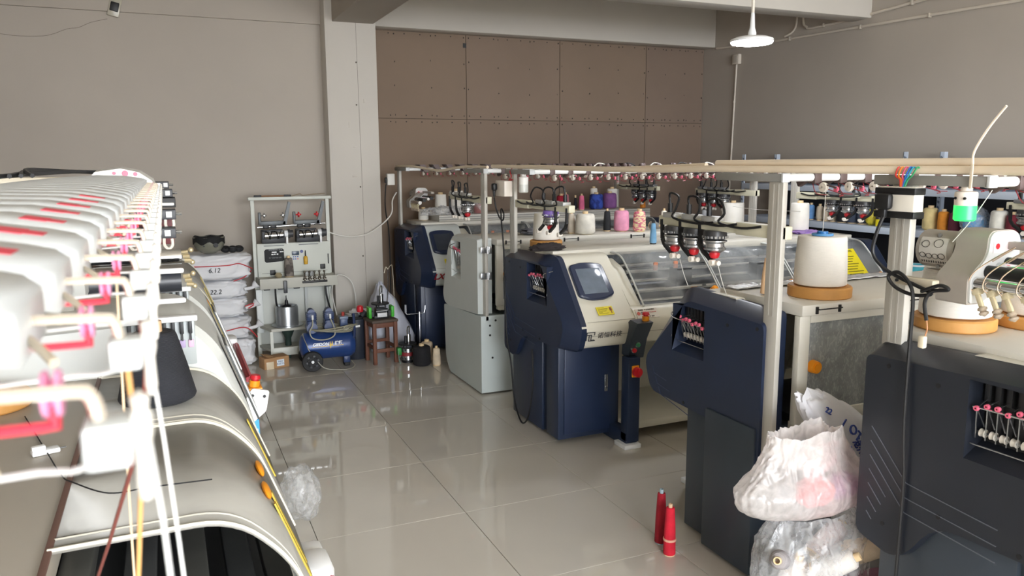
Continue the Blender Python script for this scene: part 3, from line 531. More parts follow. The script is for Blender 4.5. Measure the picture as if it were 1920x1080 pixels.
# ---------------------------------------------------------------- white knitting machines along the left side, long side to the aisle
def side_machine(Y0, L, h0, cuts, label, hs0, hs1, rod, stop):
    """x = distance from the back, y = along; hood from h0, end housing hs0..hs1"""
    XB = -.78
    T = thing('white_knitting_machine', (XB, Y0, 0), label, 'machine')
    BODY = M('#d3d6d3', .42, 0, .03, 3); TOPC = M('#aba59a', .5, 0, .05, 2)
    b = B(); b.box(.06, .98, .05, L-.05, .04, .74, .02); b.done('cabinet', BODY, T)
    b = B(); b.box(.0, .545, 0, L-.02, 1.14, 1.205, .006); tb = b.done('yarn_table', TOPC, T)
    b = B(); b.box(.535, .548, 0, L-.02, 1.204, 1.212, .002); b.done('edge_strip', M('#6d5148', .6), tb)
    b = B(); b.box(.02, .10, .02, L-.05, .7, 1.15, .01); b.done('back_panel', BODY, T)
    b = B(); pf = [(.12, .74), (.12, 1.13), (.5, 1.13), (.72, .98), (1.0, .80), (1.0, .72)]; b.loft([[(x, .06, z) for x, z in pf], [(x, L-.08, z) for x, z in pf]]); bed = b.done('needle_bed', M('#3a3b3d', .45, .3, .1, 9), T)
    for k, (x, z) in enumerate(((.57, 1.11), (.68, 1.07), (.78, 1.02), (.88, .95), (.97, .90))):
        b = B(); b.box(x-.03, x+.03, .08, L-.1, z-.02, z+.02, .006); b.done('bed_bar', M('#57595a' if k % 2 else '#6a6a66', .35, .5, .1, 9), bed)
    for x, y, rz, sx, sy in ((.70, .85, .5, .05, .2), (.86, .92, .5, .05, .16), (.62, .60, .3, .05, .18)):
        b = B(); b.box(-sx, sx, -sy, sy, 0, .018, .004, Matrix.Translation((x, y, 1.07-.35*(x-.7))) @ Matrix.Rotation(rz, 4, 'Z') @ Matrix.Rotation(.3, 4, 'Y')); b.done('cam_plate', M('#d6d3c6', .4), bed)
    b = B(); b.box(.76, .82, .78, .98, 1.05, 1.075, .006); b.done('carriage_arm', BLACK, bed)
    prof = round_poly([(.54, 1.206), (.86, 1.21), (.965, 1.10), (1.055, .86)], [0, .09, .06, 0], 6)[6:-6]
    prof = [(.54, 1.206)] + prof + [(1.055, .86)]
    for a, c in cuts:
        b = B()
        def hf(i, j): x, z = prof[min(int(round(j*(len(prof)-1))), len(prof)-1)]; return (x, a+(c-a)*i, z)
        b.grid(hf, 2, len(prof)); hd = b.done('hood', LHOOD, T, 60, solid=.005)
        for y, r in ((a+.004, .005), (a+.05, .0022), (c-.004, .006)):
            b = B(); b.tube([(x, y, z+.004) for x, z in prof], r, 5, 1); b.done('hood_edge', M('#cfcbbd', .4), hd)
        for y, w in ((a+.30, .05), (c-.30, .05)):
            m = Matrix.Translation((1.0, y, 1.012)) @ Matrix.Rotation(math.radians(69), 4, 'Y'); b = B(); pp = [(-.10, -.018), (.10, -.045), (.12, .0), (-.09, .02)]
            b.loft([[m @ Vector((p, q, .0)) for p, q in pp], [m @ Vector((p, q, .004)) for p, q in pp]]); b.done('warning_strip', M('#b9a22c', .5, 0, .06, 9), hd)
    ym = (cuts[0][1]+cuts[0][0])/2
    for dy in (-.075, .075):
        m = Matrix.Translation((.955, cuts[0][0]+.42+dy, 1.118)) @ Matrix.Rotation(math.radians(62), 4, 'Y'); b = B(); b.ball((0, 0, .0), .05, (.34, .95, .16)); bmesh.ops.transform(b.bm, matrix=m, verts=b.bm.verts); b.done('hood_latch', ORANGE, T)
    hp = round_poly([(.0, .6), (.0, 1.36), (.80, 1.39), (.91, 1.29), (1.02, .98), (1.06, .78), (.9, .6)], [.02, .04, .08, .08, .06, .06, .04], 5)
    b = B(); b.loft([[(x-.02*(x > .5), hs0, z-.015*(z > 1.1)) for x, z in hp], [(x, hs0+.04, z) for x, z in hp], [(x, hs1-.04, z) for x, z in hp], [(x-.02*(x > .5), hs1, z-.015*(z > 1.1)) for x, z in hp]]); hs = b.done('end_housing', BODY, T, 30)
    b = B(); b.cyl((.39, hs0-.002, 1.31), (.39, hs0+.002, 1.31), .012, seg=12); b.cyl((.62, hs0-.002, 1.315), (.62, hs0+.002, 1.315), .008, seg=12); b.done('screw_cap', BLACK, hs)
    b = B(); b.box(.62, .84, hs0-.012, hs0-.002, 1.225, 1.385, .004); fd = b.done('side_feeder', M('#aeb5b6', .4), hs)
    b = B(); b.box(.61, .85, hs0-.04, hs0, 1.378, 1.398, .005); b.done('feeder_rail', WHITE, fd)
    for k in range(8):
        x = .64+.0265*k; b = B(); b.box(x-.006, x+.006, hs0-.03, hs0-.012, 1.335, 1.378, .002); b.box(x-.003, x+.003, hs0-.024, hs0-.012, 1.31, 1.34); b.done('feeder_gate', DARK, fd)
        b = B(); b.box(x-.009, x+.009, hs0-.018, hs0-.012, 1.285, 1.312, .003); b.done('numbered_tab', M('#d9b6cf', .5) if k % 3 else M('#b09fc6', .5), fd)
    m = Matrix.Translation((1.0, (hs0+hs1)/2-.08, 1.08)) @ Matrix.Rotation(math.radians(71), 4, 'Y'); b = B(); b.box(-.17, .12, -.09, .09, .0, .008, .003, m); b.done('notice_plate', WHITE, hs)
    b = B(); b.box(-.18, .13, -.10, .10, -.004, .003, .003, m); b.done('plate_border', M('#4a4d4d', .5), hs)
    # red start rod
    b = B()
    for k in range(5): a = 2*PI*k/5; b.cyl((1.128+.011*math.cos(a), rod[0], .74+.011*math.sin(a)), (1.128+.011*math.cos(a), rod[1], .74+.011*math.sin(a)), .009, seg=6)
    b.done('start_rod', M('#b5303a', .35, 0, .08, 9), T)
    b = B(); b.box(1.05, 1.145, rod[1]-.02, rod[1]+.12, .69, .79, .025); b.box(1.05, 1.14, rod[1]+.10, rod[1]+.20, .68, .775, .02); b.done('rod_holder', WHITE, T)
    if stop:
        # emergency stop plate
        b = B(); pf = round_poly([(1.04, .72), (1.10, .82), (1.18, .80), (1.16, .70), (1.06, .62)], .012); b.loft([[(x, hs0+.37, z) for x, z in pf], [(x, hs0+.385, z) for x, z in pf]]); ep = b.done('stop_plate', WHITE, T)
        b = B(); b.cyl((1.115, hs0+.43, .815), (1.12, hs0+.43, .845), .026, seg=16); b.box(1.085, 1.15, hs0+.385, hs0+.48, .79, .816, .004); b.done('stop_collar', ORANGE, ep)
        b = B(); b.cyl((1.12, hs0+.43, .842), (1.122, hs0+.43, .855), .017, seg=14); b.cyl((1.122, hs0+.43, .855), (1.125, hs0+.43, .872), .028, .022, seg=16); b.done('stop_button', RED, ep)
        b = B(); b.cyl((1.10, hs0+.369, .785), (1.10, hs0+.371, .785), .008, seg=8); b.cyl((1.155, hs0+.369, .775), (1.155, hs0+.371, .775), .008, seg=8); b.done('screw_cap', BLACK, ep)
        b = B(); b.box(1.055, 1.125, hs0+.375, hs0+.382, .50, .66, .002); cd = b.done('blue_card', M('#2c9fe0', .5), T)
        text('card_print', '说明', .03, WHITE, cd, at(1.09, hs0+.373, .60), .0006)
    # yarn stand
    for y in (L-.3,):
        b = B(); b.box(.40, .45, y, y+.05, 1.3, 1.80, .004); b.done('post', ALU, T)
    b = B(); b.cyl((.45, .02, 1.825), (.45, L-.25, 1.825), .018, seg=12); b.done('yarn_rail', M('#e9ebea', .4), T)
    return T
L1 = side_machine(.2, 3.3, 1.35, [(1.35, 2.02), (2.03, 2.62)], 'white knitting machine in the foreground under the row of white tension arms, clouded hood closed', 2.64, 3.25, (.75, 1.90), False)
L2 = side_machine(3.52, 2.9, .8, [(.76, 1.6), (1.61, 2.75)], 'second white knitting machine, behind the foreground one, with emergency stop and hanging blue card', .0, .70, (.85, 1.75), True)
# tension arms over the foreground machine
def tension_arm(parent, off, red=True):
    X0 = .78
    b = B(); prof = [(-.45, 1.838), (-.36, 1.852), (-.26, 1.862), (-.17, 1.867), (-.10, 1.8645), (-.065, 1.8585), (-.052, 1.8555), (-.045, 1.852)]
    n = len(prof); w = .044; rings = []
    for i, (x, z) in enumerate(prof):
        ww = w if i < n-2 else (w*.96 if i == n-2 else w*.70)
        rings.append([(x+X0, -ww, z), (x+X0, -ww*.9, z+.003), (x+X0, ww*.9, z+.003), (x+X0, ww, z), (x+X0, ww*.96, z-.015), (x+X0, -ww*.96, z-.015)])
    b.loft(rings); a = b.done('tension_arm', M('#cfd5d9', .35, 0, .015, 6), parent, 40)
    if red:
        b = B(); b.pts([(X0-.0635, -.011, 1.8615), (X0-.073, -.011, 1.8632), (X0-.073, .011, 1.8632), (X0-.0635, .011, 1.8615), (X0-.0635, -.011, 1.858), (X0-.073, -.011, 1.86), (X0-.073, .011, 1.86), (X0-.0635, .011, 1.858)], [(0, 1, 2, 3), (0, 4, 5, 1), (2, 6, 7, 3), (1, 5, 6, 2), (0, 3, 7, 4), (4, 7, 6, 5)])
        b.pts([(X0-.073, -.016, 1.8634), (X0-.088, -.016, 1.866), (X0-.088, .014, 1.866), (X0-.073, .014, 1.8634), (X0-.073, -.016, 1.86), (X0-.088, -.016, 1.862), (X0-.088, .014, 1.862), (X0-.073, .014, 1.86)], [(0, 1, 2, 3), (0, 4, 5, 1), (2, 6, 7, 3), (1, 5, 6, 2), (0, 3, 7, 4), (4, 7, 6, 5)])
        b.done('red_label', M('#dd4158', .45, 0, .04, 20), a, 10)
    b = B(); b.tube([(X0-.07, .0, 1.848), (X0-.05, 0, 1.847), (X0-.024, 0, 1.846), (X0-.0205, 0, 1.845), (X0-.019, 0, 1.841), (X0-.018, 0, 1.832)], .0019, 6, 2); b.done('guide_wire', M('#d3c9ba', .25, .4, .06, 30), a)
    b = B(); b.tube([(X0-.06, .02, 1.843), (X0-.045, -.01, 1.842), (X0-.036, -.03, 1.838)], .0016, 6, 2); b.done('brace_wire', M('#c4b8a4', .3, .4, .06, 30), a)
    b = B(); b.tube([(X0-.11, .012, 1.836), (X0-.06, .012, 1.835), (X0-.032, .012, 1.8345), (X0-.0295, .012, 1.836), (X0-.0295, .012, 1.846)], .0015, 6, 2); b.done('red_lever', REDW, a)
    b = B(); mt = Matrix.Translation((X0-.0295, .012, 1.843)) @ Matrix.Rotation(PI/2, 4, 'Y')
    b.lathe([(0, -.0025), (.0058, -.0022), (.0062, -.001), (.003, 0), (.0062, .001), (.0058, .0022), (0, .0025)], (0, 0, 0), 16, mt); b.done('tension_disc', M('#e79ac0', .4, 0, .06, 30), a)
    b = B(); b.box(X0-.0225, X0-.0115, -.007, .007, 1.827, 1.8385, .0018); b.done('guide_box', M('#c3c8ca', .4, 0, .02, 5), a)
    b = B(); b.lathe([(0, 1.8155), (.0016, 1.8165), (.0022, 1.82), (.0019, 1.83), (.0028, 1.834), (.0028, 1.8385), (.002, 1.84), (.0024, 1.843), (0, 1.845)], (X0-.0095, 0, 0), 10); b.done('guide_finger', M('#cfcdc7', .4), a)
    b = B(); b.tube([(X0-.018, .003, 1.827), (X0-.026, .006, 1.824), (X0-.034, .010, 1.8235), (X0-.06, .012, 1.822)], .0008, 5, 2); b.done('white_lever', M('#d8d8d8', .4), a)
    a.location = off; return a
a0 = tension_arm(L1, (0, .01, 0))
a1 = tension_arm(L1, (0, .91, 0), False)
for k in range(1, 23): (clone(a0, L1, (0, .1*k, 0)) if k < 9 else clone(a1, L1, (0, .1*(k-9), 0)) if k > 9 else None)
# rail cap with red spots, cable bundle behind the arms
b = B(); prof = [(-.26, 1.80), (-.19, 1.876), (-.12, 1.886), (-.07, 1.874), (-.035, 1.848), (-.03, 1.835)]
b.loft([[(x+.78, y, z+(.006 if y == 2.62 else 0)) for x, z in prof] + [(.76-.02, y, 1.80), (.52, y, 1.79)] for y in (2.48, 2.62, 2.9)]); cp = b.done('rail_cap', M('#dfe1df', .4), L1, 40)
for x, z, r in ((.672, 1.871, .009), (.642, 1.872, .005), (.70, 1.869, .006)):
    b = B(); b.cyl((x, 2.476, z), (x, 2.48, z), r, seg=14); b.done('red_spot', PINK, cp)
b = B()
for k in range(4): b.tube([(.42+.02*k, 2.0+.03*k, 1.872), (.45, 2.25, 1.874+.004*k), (.53, 2.5+.02*k, 1.878), (.58+.02*k, 2.62, 1.874)], .006, 5, 4)
b.done('cable_bundle', DARK, L1)
b = B(); b.box(-.1, .52, 2.66, 2.7, 1.83, 1.86, .005); b.done('rail_end_bar', M('#d6cfbc', .5), L1)
# yarns dropping from the near guides
for k, (p, m_, r) in enumerate((([(.772, .013, 1.83), (.776, .02, 1.72), (.783, .04, 1.2)], WHITE, .0006), ([(.7705, .118, 1.83), (.778, .125, 1.70), (.80, .14, 1.2)], WHITE, .0007), ([(.763, .11, 1.828), (.755, .2, 1.7), (.69, .5, 1.25)], M('#d6a468', .8), .0012), ([(.748, .35, 1.83), (.74, .4, 1.6), (.73, .5, 1.25)], M('#d8bfa0', .8), .0008), ([(.765, .21, 1.826), (.75, .3, 1.72), (.62, .95, 1.24)], M('#7a4038', .8), .0014))):
    B().tube(p, r, 5, 4).done('yarn', m_, L1)
# feed rollers and yarn store at the far post of the foreground machine
fr = B().box(.44, .56, 2.28, 2.62, 1.52, 1.62, .02).done('roller_motor', M('#aeb0ad', .4), L1)
B().cyl((.50, 2.36, 1.552), (.806, 2.36, 1.552), .034, seg=20).done('feed_roller', M('#2f3238', .35), fr)
B().cyl((.50, 2.44, 1.615), (.812, 2.44, 1.615), .024, seg=20).done('steel_roller', CHROME, fr)
for y, z in ((2.36, 1.552), (2.44, 1.615)):
    b = B()
    for k in range(3): b.cyl((.812+.004*k, y-.01, z+.012-.012*k), (.832+.004*k, y-.012, z+.014-.014*k), .007, seg=8)
    b.ball((.84, y-.01, z+.02), .008); b.ball((.842, y-.012, z-.018), .008); b.done('brass_guide', BRASS, fr)
for z, y in ((1.585, 2.33), (1.50, 2.30)):
    b = B(); b.box(.70, .815, y-.008, y+.008, z-.008, z+.008, .006); b.done('guide_bar', WHITE, fr)
def store(parent, x0, x1, y, z, n, hooks, name='yarn_store'):
    b = B(); b.box(x0, x1, y-.05, y+.05, z-.018, z+.018, .003); st = b.done(name, M('#33353b', .45), parent)
    b = B(); b.cyl((x1, y, z), (x1+.02, y, z), .006, seg=8); b.done('pin', STEEL, st)
    for k in range(n):
        x = x0 + (x1-x0)*(k+.5)/n
        b = B(); b.box(x-.010, x+.010, y-.054, y-.049, z-.010, z+.012, .001); b.done('white_tab', WHITE, st)
        if hooks: b = B(); b.tube([(x-.013, y-.045, z-.018), (x-.013, y-.05, z-.042), (x, y-.05, z-.055), (x+.013, y-.05, z-.042), (x+.013, y-.045, z-.02)], .0055, 6, 3); b.done('hook', CER, st)
    return st
st = store(L1, .62, .81, 3.0, 1.715, 4, True); B().box(.62, .80, 3.03, 3.06, 1.60, 1.72, .003).done('maroon_panel', M('#6b1f26', .5), st)
store(L1, .64, .805, 2.9, 1.655, 3, True); store(L2, .60, .81, .5, 1.765, 5, False); store(L2, .60, .80, 1.0, 1.79, 6, True)
b = B(); b.box(.62, .82, .44, .56, 1.70, 1.745, .004); b.done('black_store', BLACK, L2)
for z in (1.735, 1.69): B().box(.62, .81, 3.24 - 3.52 + .3, 3.26 - 3.52 + .3, z-.006, z+.006, .004).done('white_strip', WHITE, L2)
# ---------------------------------------------------------------- yarn cones
def cone(label, x, y, z, h, r0, r1, mat, name='yarn_cone', group=None, core=CORE, corner=.012, tip=.02, rot=None, cat='yarn', coremat=None, rim=True):
    b = B(); c = corner
    b.lathe([(0, .004), (r0-c, .004), (r0-c*.3, .004+c*.4), (r0, .004+c), (r0+(r1-r0)*.5+.002, h*.5), (r1, h-c), (r1-c*.3, h-c*.35), (r1-c, h), (max(.012, r1*.34), h-.001), (0, h-.003)], seg=28)
    o = b.done(name, mat, None, 40); o.location = (x, y, z)
    if rot: o.rotation_euler = rot
    tag(o, label, cat, group)
    if core:
        b = B(); rc = max(.010, min(r1*.42, .024)); b.lathe([(0, 0), (min(r0*.9, .045), 0), (min(r0*.9, .045), .008), (rc*1.2, .008), (rc*1.05, h*.9), (rc, h+tip), (rc*.72, h+tip), (rc*.68, h-.01), (0, h-.012)], seg=18); b.done('core', core, o)
    return o
def disc(label, x, y, z, r, h=.045):
    b = B(); b.lathe([(r*.62, .0), (r-.004, 0), (r, .005), (r, h-.006), (r-.005, h), (r*.62, h)], seg=40); b.lathe([(0, .001), (r*.63, .001), (r*.63, h*.55), (0, h*.55)], seg=40)
    o = b.done('wooden_disc', TANWOOD, None); o.location = (x, y, z); return tag(o, label, 'disc')
WY = yarn_mat('#f1eee7', None, .035); 
tz = 1.2835
disc('round wooden disc under the white cone on the frosted-pane machine', 2.725, 2.71, tz, .14, .05)
c = cone('big smooth white yarn cone on a wooden disc, blue ring on its top', 2.725, 2.71, tz+.051, .225, .116, .106, WY, corner=.006, core=M('#2f7fc4', .4))
b = B(); b.lathe([(.028, .226), (.046, .226), (.048, .23), (.046, .236), (.028, .234)], seg=24); b.done('blue_ring', M('#5f9fd8', .4), c)
disc('wooden disc under the white cone nearest the black power cable', 2.655, 1.975, tz, .14, .045)
cone('large white yarn cone behind the motor housing, nearest the black cable', 2.655, 1.975, tz+.046, .175, .122, .113, WY, corner=.006)
disc('second wooden disc on the near-black machine, below the row of ceramic guides', 2.95, 1.86, tz, .14, .045)
cone('second large white yarn cone on the near-black machine, below the steel rollers', 2.95, 1.86, tz+.046, .23, .118, .108, WY, corner=.006)
cone('slim white yarn cone at the very back of the near-black machine table', 2.72, 2.03+.0, tz, .30, .035, .03, WY, corner=.01) if False else None
disc('wooden disc under the white cone of the machine with the grey touch screen', 2.55, 5.21, tz, .12, .045)
cone('white yarn cone on a wooden disc beside the black cloth', 2.55, 5.21, tz+.046, .195, .098, .088, WY, corner=.006)
cone('tall tan cardboard cone without yarn behind the thick post', 2.525, 2.84, tz, .17, .024, .010, M('#d9b48c', .7, 0, .06, 10), 'bare_cone', core=None, corner=.003)
bbm = M('#d9dbdc', .15, .3, .05, 8, .9, 45)
b = B(); b.grid(lambda i, j: (2.48+1.1*i, 2.98+.11*j+.01*math.sin(i*9), tz+.006+.012*abs(noise.noise(Vector((i*14, j*4, 1))))), 60, 8); o = b.done('bubble_wrap', bbm, None, 60, solid=.002); tag(o, 'strip of shiny bubble wrap lying on the frosted-pane machine table', 'wrap')
# table of the pale grey machine
cone('slim cream yarn cone standing beside the fat cream one', 3.20, 6.04, tz, .17, .034, .026, yarn_mat('#d8cdbd'))
cone('fat cream yarn cone on the pale grey machine table', 3.27, 5.92, tz, .175, .086, .080, yarn_mat('#e3dfd4'), corner=.02)
cone('slim black yarn cone on the pale grey machine table', 3.585, 6.09, tz, .18, .034, .026, yarn_mat('#26282b'))
cone('fat pink yarn cone on the pale grey machine table', 3.69, 6.02, tz, .185, .068, .064, yarn_mat('#e39ab8'), corner=.02)
cone('pink, cream and yellow speckled yarn cone beside the fat pink one', 3.82, 5.93, tz, .18, .057, .050, yarn_mat('#d06a86', '#eddcb0', .2, 90, True), corner=.018)
cone('grey yarn cone lying on its side on the machine table', 4.0, 6.02, tz+.041, .10, .040, .026, yarn_mat('#82807c'), rot=(PI/2, 0, .3))
cone('slim ivory yarn cone beside the blue box', 4.18, 6.08, tz, .165, .032, .026, yarn_mat('#e6e1d2'))
cone('light blue yarn cone with a black foot on the touch screen machine', 3.325, 4.97, tz, .16, .026, .016, yarn_mat('#7fb4dd'), core=BLACK, tip=.02)
cone('white yarn cone at the end of the pale grey machine, behind the loose bracket cables', 5.0, 6.12, tz, .215, .105, .10, WY, corner=.006)
cone('small grey yarn cone with a black tip at the end of the pale grey machine', 4.72, 6.2, tz, .15, .03, .022, yarn_mat('#8f9093'), core=BLACK)
cone('white yarn cone on purple cloth at the end of the touch screen machine', 4.94, 5.18, tz+.026, .23, .078, .073, WY, corner=.006)
t = thing('blue_box', (4.45, 6.28, tz), 'open light blue plastic box on the pale grey machine table', 'box')
b = B(); b.box(-.07, .07, -.05, .05, 0, .008); b.box(-.07, -.064, -.05, .05, 0, .12, .002); b.box(.064, .07, -.05, .05, 0, .12, .002); b.box(-.07, .07, -.05, -.044, 0, .12, .002); b.box(-.07, .07, .044, .05, 0, .12, .002); b.done('shell', M('#8fb0dc', .45), t)
B().box(-.075, .075, -.055, .055, -.0, .012, .003).done('foot', M('#2b4b86', .5), t)
# raised shelf of the machine by the board wall and its yarn
b = B(); b.box(.35, 2.95, -.50, -.03, -.001, .066, .004); rs = b.done('raised_shelf', ALU, m_far); rs.location = (0, 0, 1.283)
for z in (.02, .045): B().box(.35, 2.95, -.504, -.499, z-.004, z+.004).done('groove', GREYP, rs)
sz = 1.35
cone('white yarn cone in front of the taller white one, beside the reel motor', 2.69, 8.06, sz, .21, .062, .058, WY, corner=.006)
cone('taller white yarn cone behind the other, by the reel motor on the wall machine', 2.92, 8.2, sz, .24, .078, .074, WY, corner=.006)
cone('short white yarn cone under the reel motor', 2.52, 8.14, sz-.066, .12, .055, .05, WY, corner=.006)
cone('dark red yarn cone on the shelf by the board wall', 4.13, 8.05, sz, .165, .055, .05, yarn_mat('#9c1a32'), corner=.016)
cone('dusty rose yarn cone half behind the dark red one on the shelf', 4.24, 8.16, sz, .175, .045, .04, yarn_mat('#d98a97'), corner=.016)
cone('narrow black yarn cone between red and pink', 4.25, 7.93, sz, .15, .018, .013, yarn_mat('#1d1c22'))
cone('bright pink yarn cone on the shelf by the board wall', 4.33, 7.93, sz, .165, .034, .027, yarn_mat('#e36f95'))
cone('royal blue shiny yarn cone on the shelf by the board wall', 4.56, 8.0, sz, .175, .08, .076, yarn_mat('#23357f', '#3a55b4', .2, 60), corner=.02)
cone('purple yarn cone next to the royal blue one', 4.77, 8.05, sz, .18, .083, .078, yarn_mat('#84558f'), corner=.02)
cone('white yarn cone peeking over the royal blue one', 4.64, 8.2, sz, .235, .045, .042, WY)
cone('white yarn cone behind the purple one', 4.89, 8.2, sz, .225, .066, .062, WY)
cone('orange bare cone on the shelf beside the far post', 5.13, 7.9, sz, .165, .034, .018, M('#e08a2c', .5, 0, .06, 9), 'bare_cone', core=None)
t = thing('red_jar', (3.10, 7.98, sz), 'clear jar of red yarn under the storage feeders', 'jar')
cj = B(); cj.lathe([(0, .003), (.055, .003), (.06, .02), (.058, .10), (0, .105)], seg=20); cj.done('red_yarn', yarn_mat('#9a2a22'), t)
cj = B(); cj.lathe([(.064, 0), (.067, .01), (.067, .12), (.06, .14), (.058, .15)], seg=24); cj.done('glass', film_mat('clear_jar', '#e7e9ea', .8, .08, 6, .05), t)
def blob(name, c, r, mat, amp=.2, fr=4, nu=36, nv=20, seed=0, flat=0, twist=None, parent=None, ang=80, pw=1):
    b = B(); off = Vector((seed*3.1, seed*1.7, seed*.9))
    def f(i, j):
        th = 2*PI*i; ph = PI*j - PI/2
        d = Vector((math.copysign(abs(math.cos(ph)*math.cos(th))**pw, math.cos(ph)*math.cos(th)), math.copysign(abs(math.cos(ph)*math.sin(th))**pw, math.cos(ph)*math.sin(th)), math.copysign(abs(math.sin(ph))**pw, math.sin(ph))))
        n = noise.noise(d*fr+off)*.6 + noise.noise(d*fr*2.3+off)*.3 - abs(noise.noise(Vector((d.x*fr*1.4, d.y*fr*1.4, d.z*fr*.7))+off))*.5
        p = Vector((d.x*r[0], d.y*r[1], d.z*r[2]))*(1+amp*n)
        if twist: p = twist(p)
        if flat: p.z = max(p.z, -flat)
        return p
    b.grid(f, nu, nv, closed=True); o = b.done(name, mat, parent, ang); o.location = c; return o
GLOVE = M('#2a2324', .9, 0, .2, 20, .3, 60)
tag(blob('black_cloth', (2.42, 4.93, tz+.02), (.14, .06, .035), GLOVE, .5, 3, seed=2, flat=.018), 'crumpled black cloth on the front corner of the touch screen machine', 'cloth')
tag(blob('grey_cloth', (2.95, 6.1, tz+.025), (.22, .14, .035), yarn_mat('#8b8c94', '#6a6b74', .2, 50), .5, 3, seed=4, flat=.024), 'crumpled grey knitted cloth on the pale grey machine', 'cloth')
tag(blob('purple_cloth', (4.96, 5.12, tz+.012), (.13, .10, .022), M('#a98acb', .8, 0, .1, 10), .45, 4, seed=6, flat=.011), 'purple cloth spread under a white cone', 'cloth')
PLW = film_mat('bag_film', '#f6f2f0', .44, .25, 22, .35, .10, .45); PLC = film_mat('thin_clear_film', '#eff1f3', .68, .14, 26, .4, .12, .35)
tag(blob('plastic_bag', (2.70, 7.9, sz+.022), (.28, .09, .07), PLC, .55, 4, seed=9, flat=.02), 'crumpled clear plastic bag lying around the white cones on the wall machine', 'bag')
# ---------------------------------------------------------------- friction feeders with motor, mounted on the posts
def friction(parent, u, v0_, s, z, k=1.0, full=True):
    G = M('#a9a299', .45, .15, .06, 6); P = lambda x, y, zz: (u+x*k, -s*v0_+y*k, z+zz*k)
    b = B(); b.cyl(P(.10, .06, .0), P(.10, -.09, 0), .068*k, seg=28); fu = b.done('motor', G, parent)
    b = B()
    for j in range(9): a = PI*.78+PI*.44*j/8; a2 = PI*.78+PI*.44*(j+1)/8; q = [P(.10+.0688*math.cos(a_), y_, .0688*math.sin(a_)) for a_ in (a, a2) for y_ in (.045, -.065)]; b.pts(q, [(0, 1, 3, 2)])
    b.done('instruction_label', M('#cfcbc4', .5), fu)
    b = B()
    for y0, z0, rr in ((.02, .02, .012), (-.03, .025, .014), (.03, -.02, .009), (.005, -.022, .009), (-.02, -.022, .009), (-.045, -.02, .010)):
        pts = []
        for j in range(13):
            a = 2*PI*j/12; zz = z0+rr*math.sin(a); yy = y0+rr*1.3*math.cos(a); pts.append(P(.10-math.sqrt(max(.0, .0695**2-zz**2)), yy, zz))
        b.tube(pts, .0011*k, 4, 1)
    for j in range(11): yy = .04-.0095*j; zz = -.042; x_ = .10-math.sqrt(.0697**2-zz**2); b.tube([P(x_, yy, zz+.005), P(x_-.001, yy-.003, zz-.004)], .0016*k, 4, 1)
    b.done('label_print', M('#3a3835', .6), fu)
    for y_, zz in ((-.02, .052), (-.02, -.058)): B().cyl(P(.10-.045, y_, zz), P(.10-.05, y_, zz*1.03), .008*k, seg=8).done('screw', STEEL, fu)
    pf = round_poly([(-.05, -.16), (-.055, -.07), (.03, .0), (.03, .085), (.19, .085), (.19, -.03), (.02, -.16)], [.01, .02, .05, .075, .075, .05, .02], 5)
    b = B(); b.loft([[P(x, -.10, zz) for x, zz in pf], [P(x, -.215, zz) for x, zz in pf]]); b.done('gear_housing', G, fu)
    b = B(); pf2 = [(x*.96+.004, zz*.96) for x, zz in pf]; b.loft([[P(x, -.214, zz) for x, zz in pf2], [P(x, -.222, zz) for x, zz in pf2]]); b.done('end_plate', M('#c9cac8', .4), fu)
    b = B(); b.box(*sorted((P(.05, 0, 0)[0], P(.14, 0, 0)[0])), *sorted((P(0, -.2225, 0)[1], P(0, -.2235, 0)[1])), P(0, 0, .01)[2], P(0, 0, .05)[2]); b.done('maker_sticker', M('#e3d2d2', .5), fu)
    b = B(); b.cyl(P(.07, -.2225, .032), P(.07, -.2245, .032), .010*k, seg=12); b.done('sticker_mark', RED, fu)
    ln = .95 if full else .35
    for x, zz, r, m_ in ((-.02, -.085, .021, CHROME), (.035, -.052, .022, BLACK), (.085, -.04, .017, CHROME), (.13, -.03, .022, BLACK)):
        b = B(); b.cyl(P(x, -.215, zz), P(x, -.215-ln, zz), r*k, seg=18); b.done('feed_roller', m_, fu)
    b = B(); b.box(*sorted((P(.12, 0, 0)[0], P(.16, 0, 0)[0])), *sorted((P(0, -.22, 0)[1], P(0, -.22-ln, 0)[1])), P(0, 0, .02)[2], P(0, 0, .045)[2], .003); b.done('roller_cover', G, fu)
    IV = M('#cfc3a2', .45, 0, .05, 20)
    for j in range(int(ln/.05)):
        y_ = -.245-.05*j - (.012 if j > 2 else 0)
        b = B(); m_ = Matrix.Translation(P(-.03, y_, -.135)) @ Matrix.Rotation(-.45*s if s > 0 else -.45, 4, 'X'); b.box(-.006*k, .006*k, -.008*k, .008*k, -.04*k, .028*k, .003, m_); b.box(-.008*k, .02*k, -.012*k, .012*k, .015*k, .035*k, .002, m_); gc = b.done('guide_clip', IV, fu)
        mm = m_ @ Matrix.Translation((-.0, 0, -.042*k)); b = B(); b.lathe([(.003, -.018), (.005, -.016), (.013, -.012), (.016, -.006), (.009, 0), (.016, .006), (.014, .012), (.004, .016)], seg=14, mat=mm @ Matrix.Scale(k, 4)); b.done('ceramic_ring', M('#b9aa97', .3, 0, .08, 20), gc)
        b = B(); b.tube([P(-.03, y_+.01, -.12), P(-.045, y_+.03, -.095), P(-.04, y_+.02, -.05), P(.0, y_-.02, .0), P(.03, y_-.06, .035), P(.03, y_-.055, .03), P(-.01, y_-.02, -.01)], .0022*k, 5, 4); b.done('guide_wire', M('#a08a74', .35, .6, .08, 20), gc)
    return fu
friction(m_black, .13, .10, 1, 1.58, 1.0)
friction(m_far, .14, .10, 1, 1.56, .85, False)
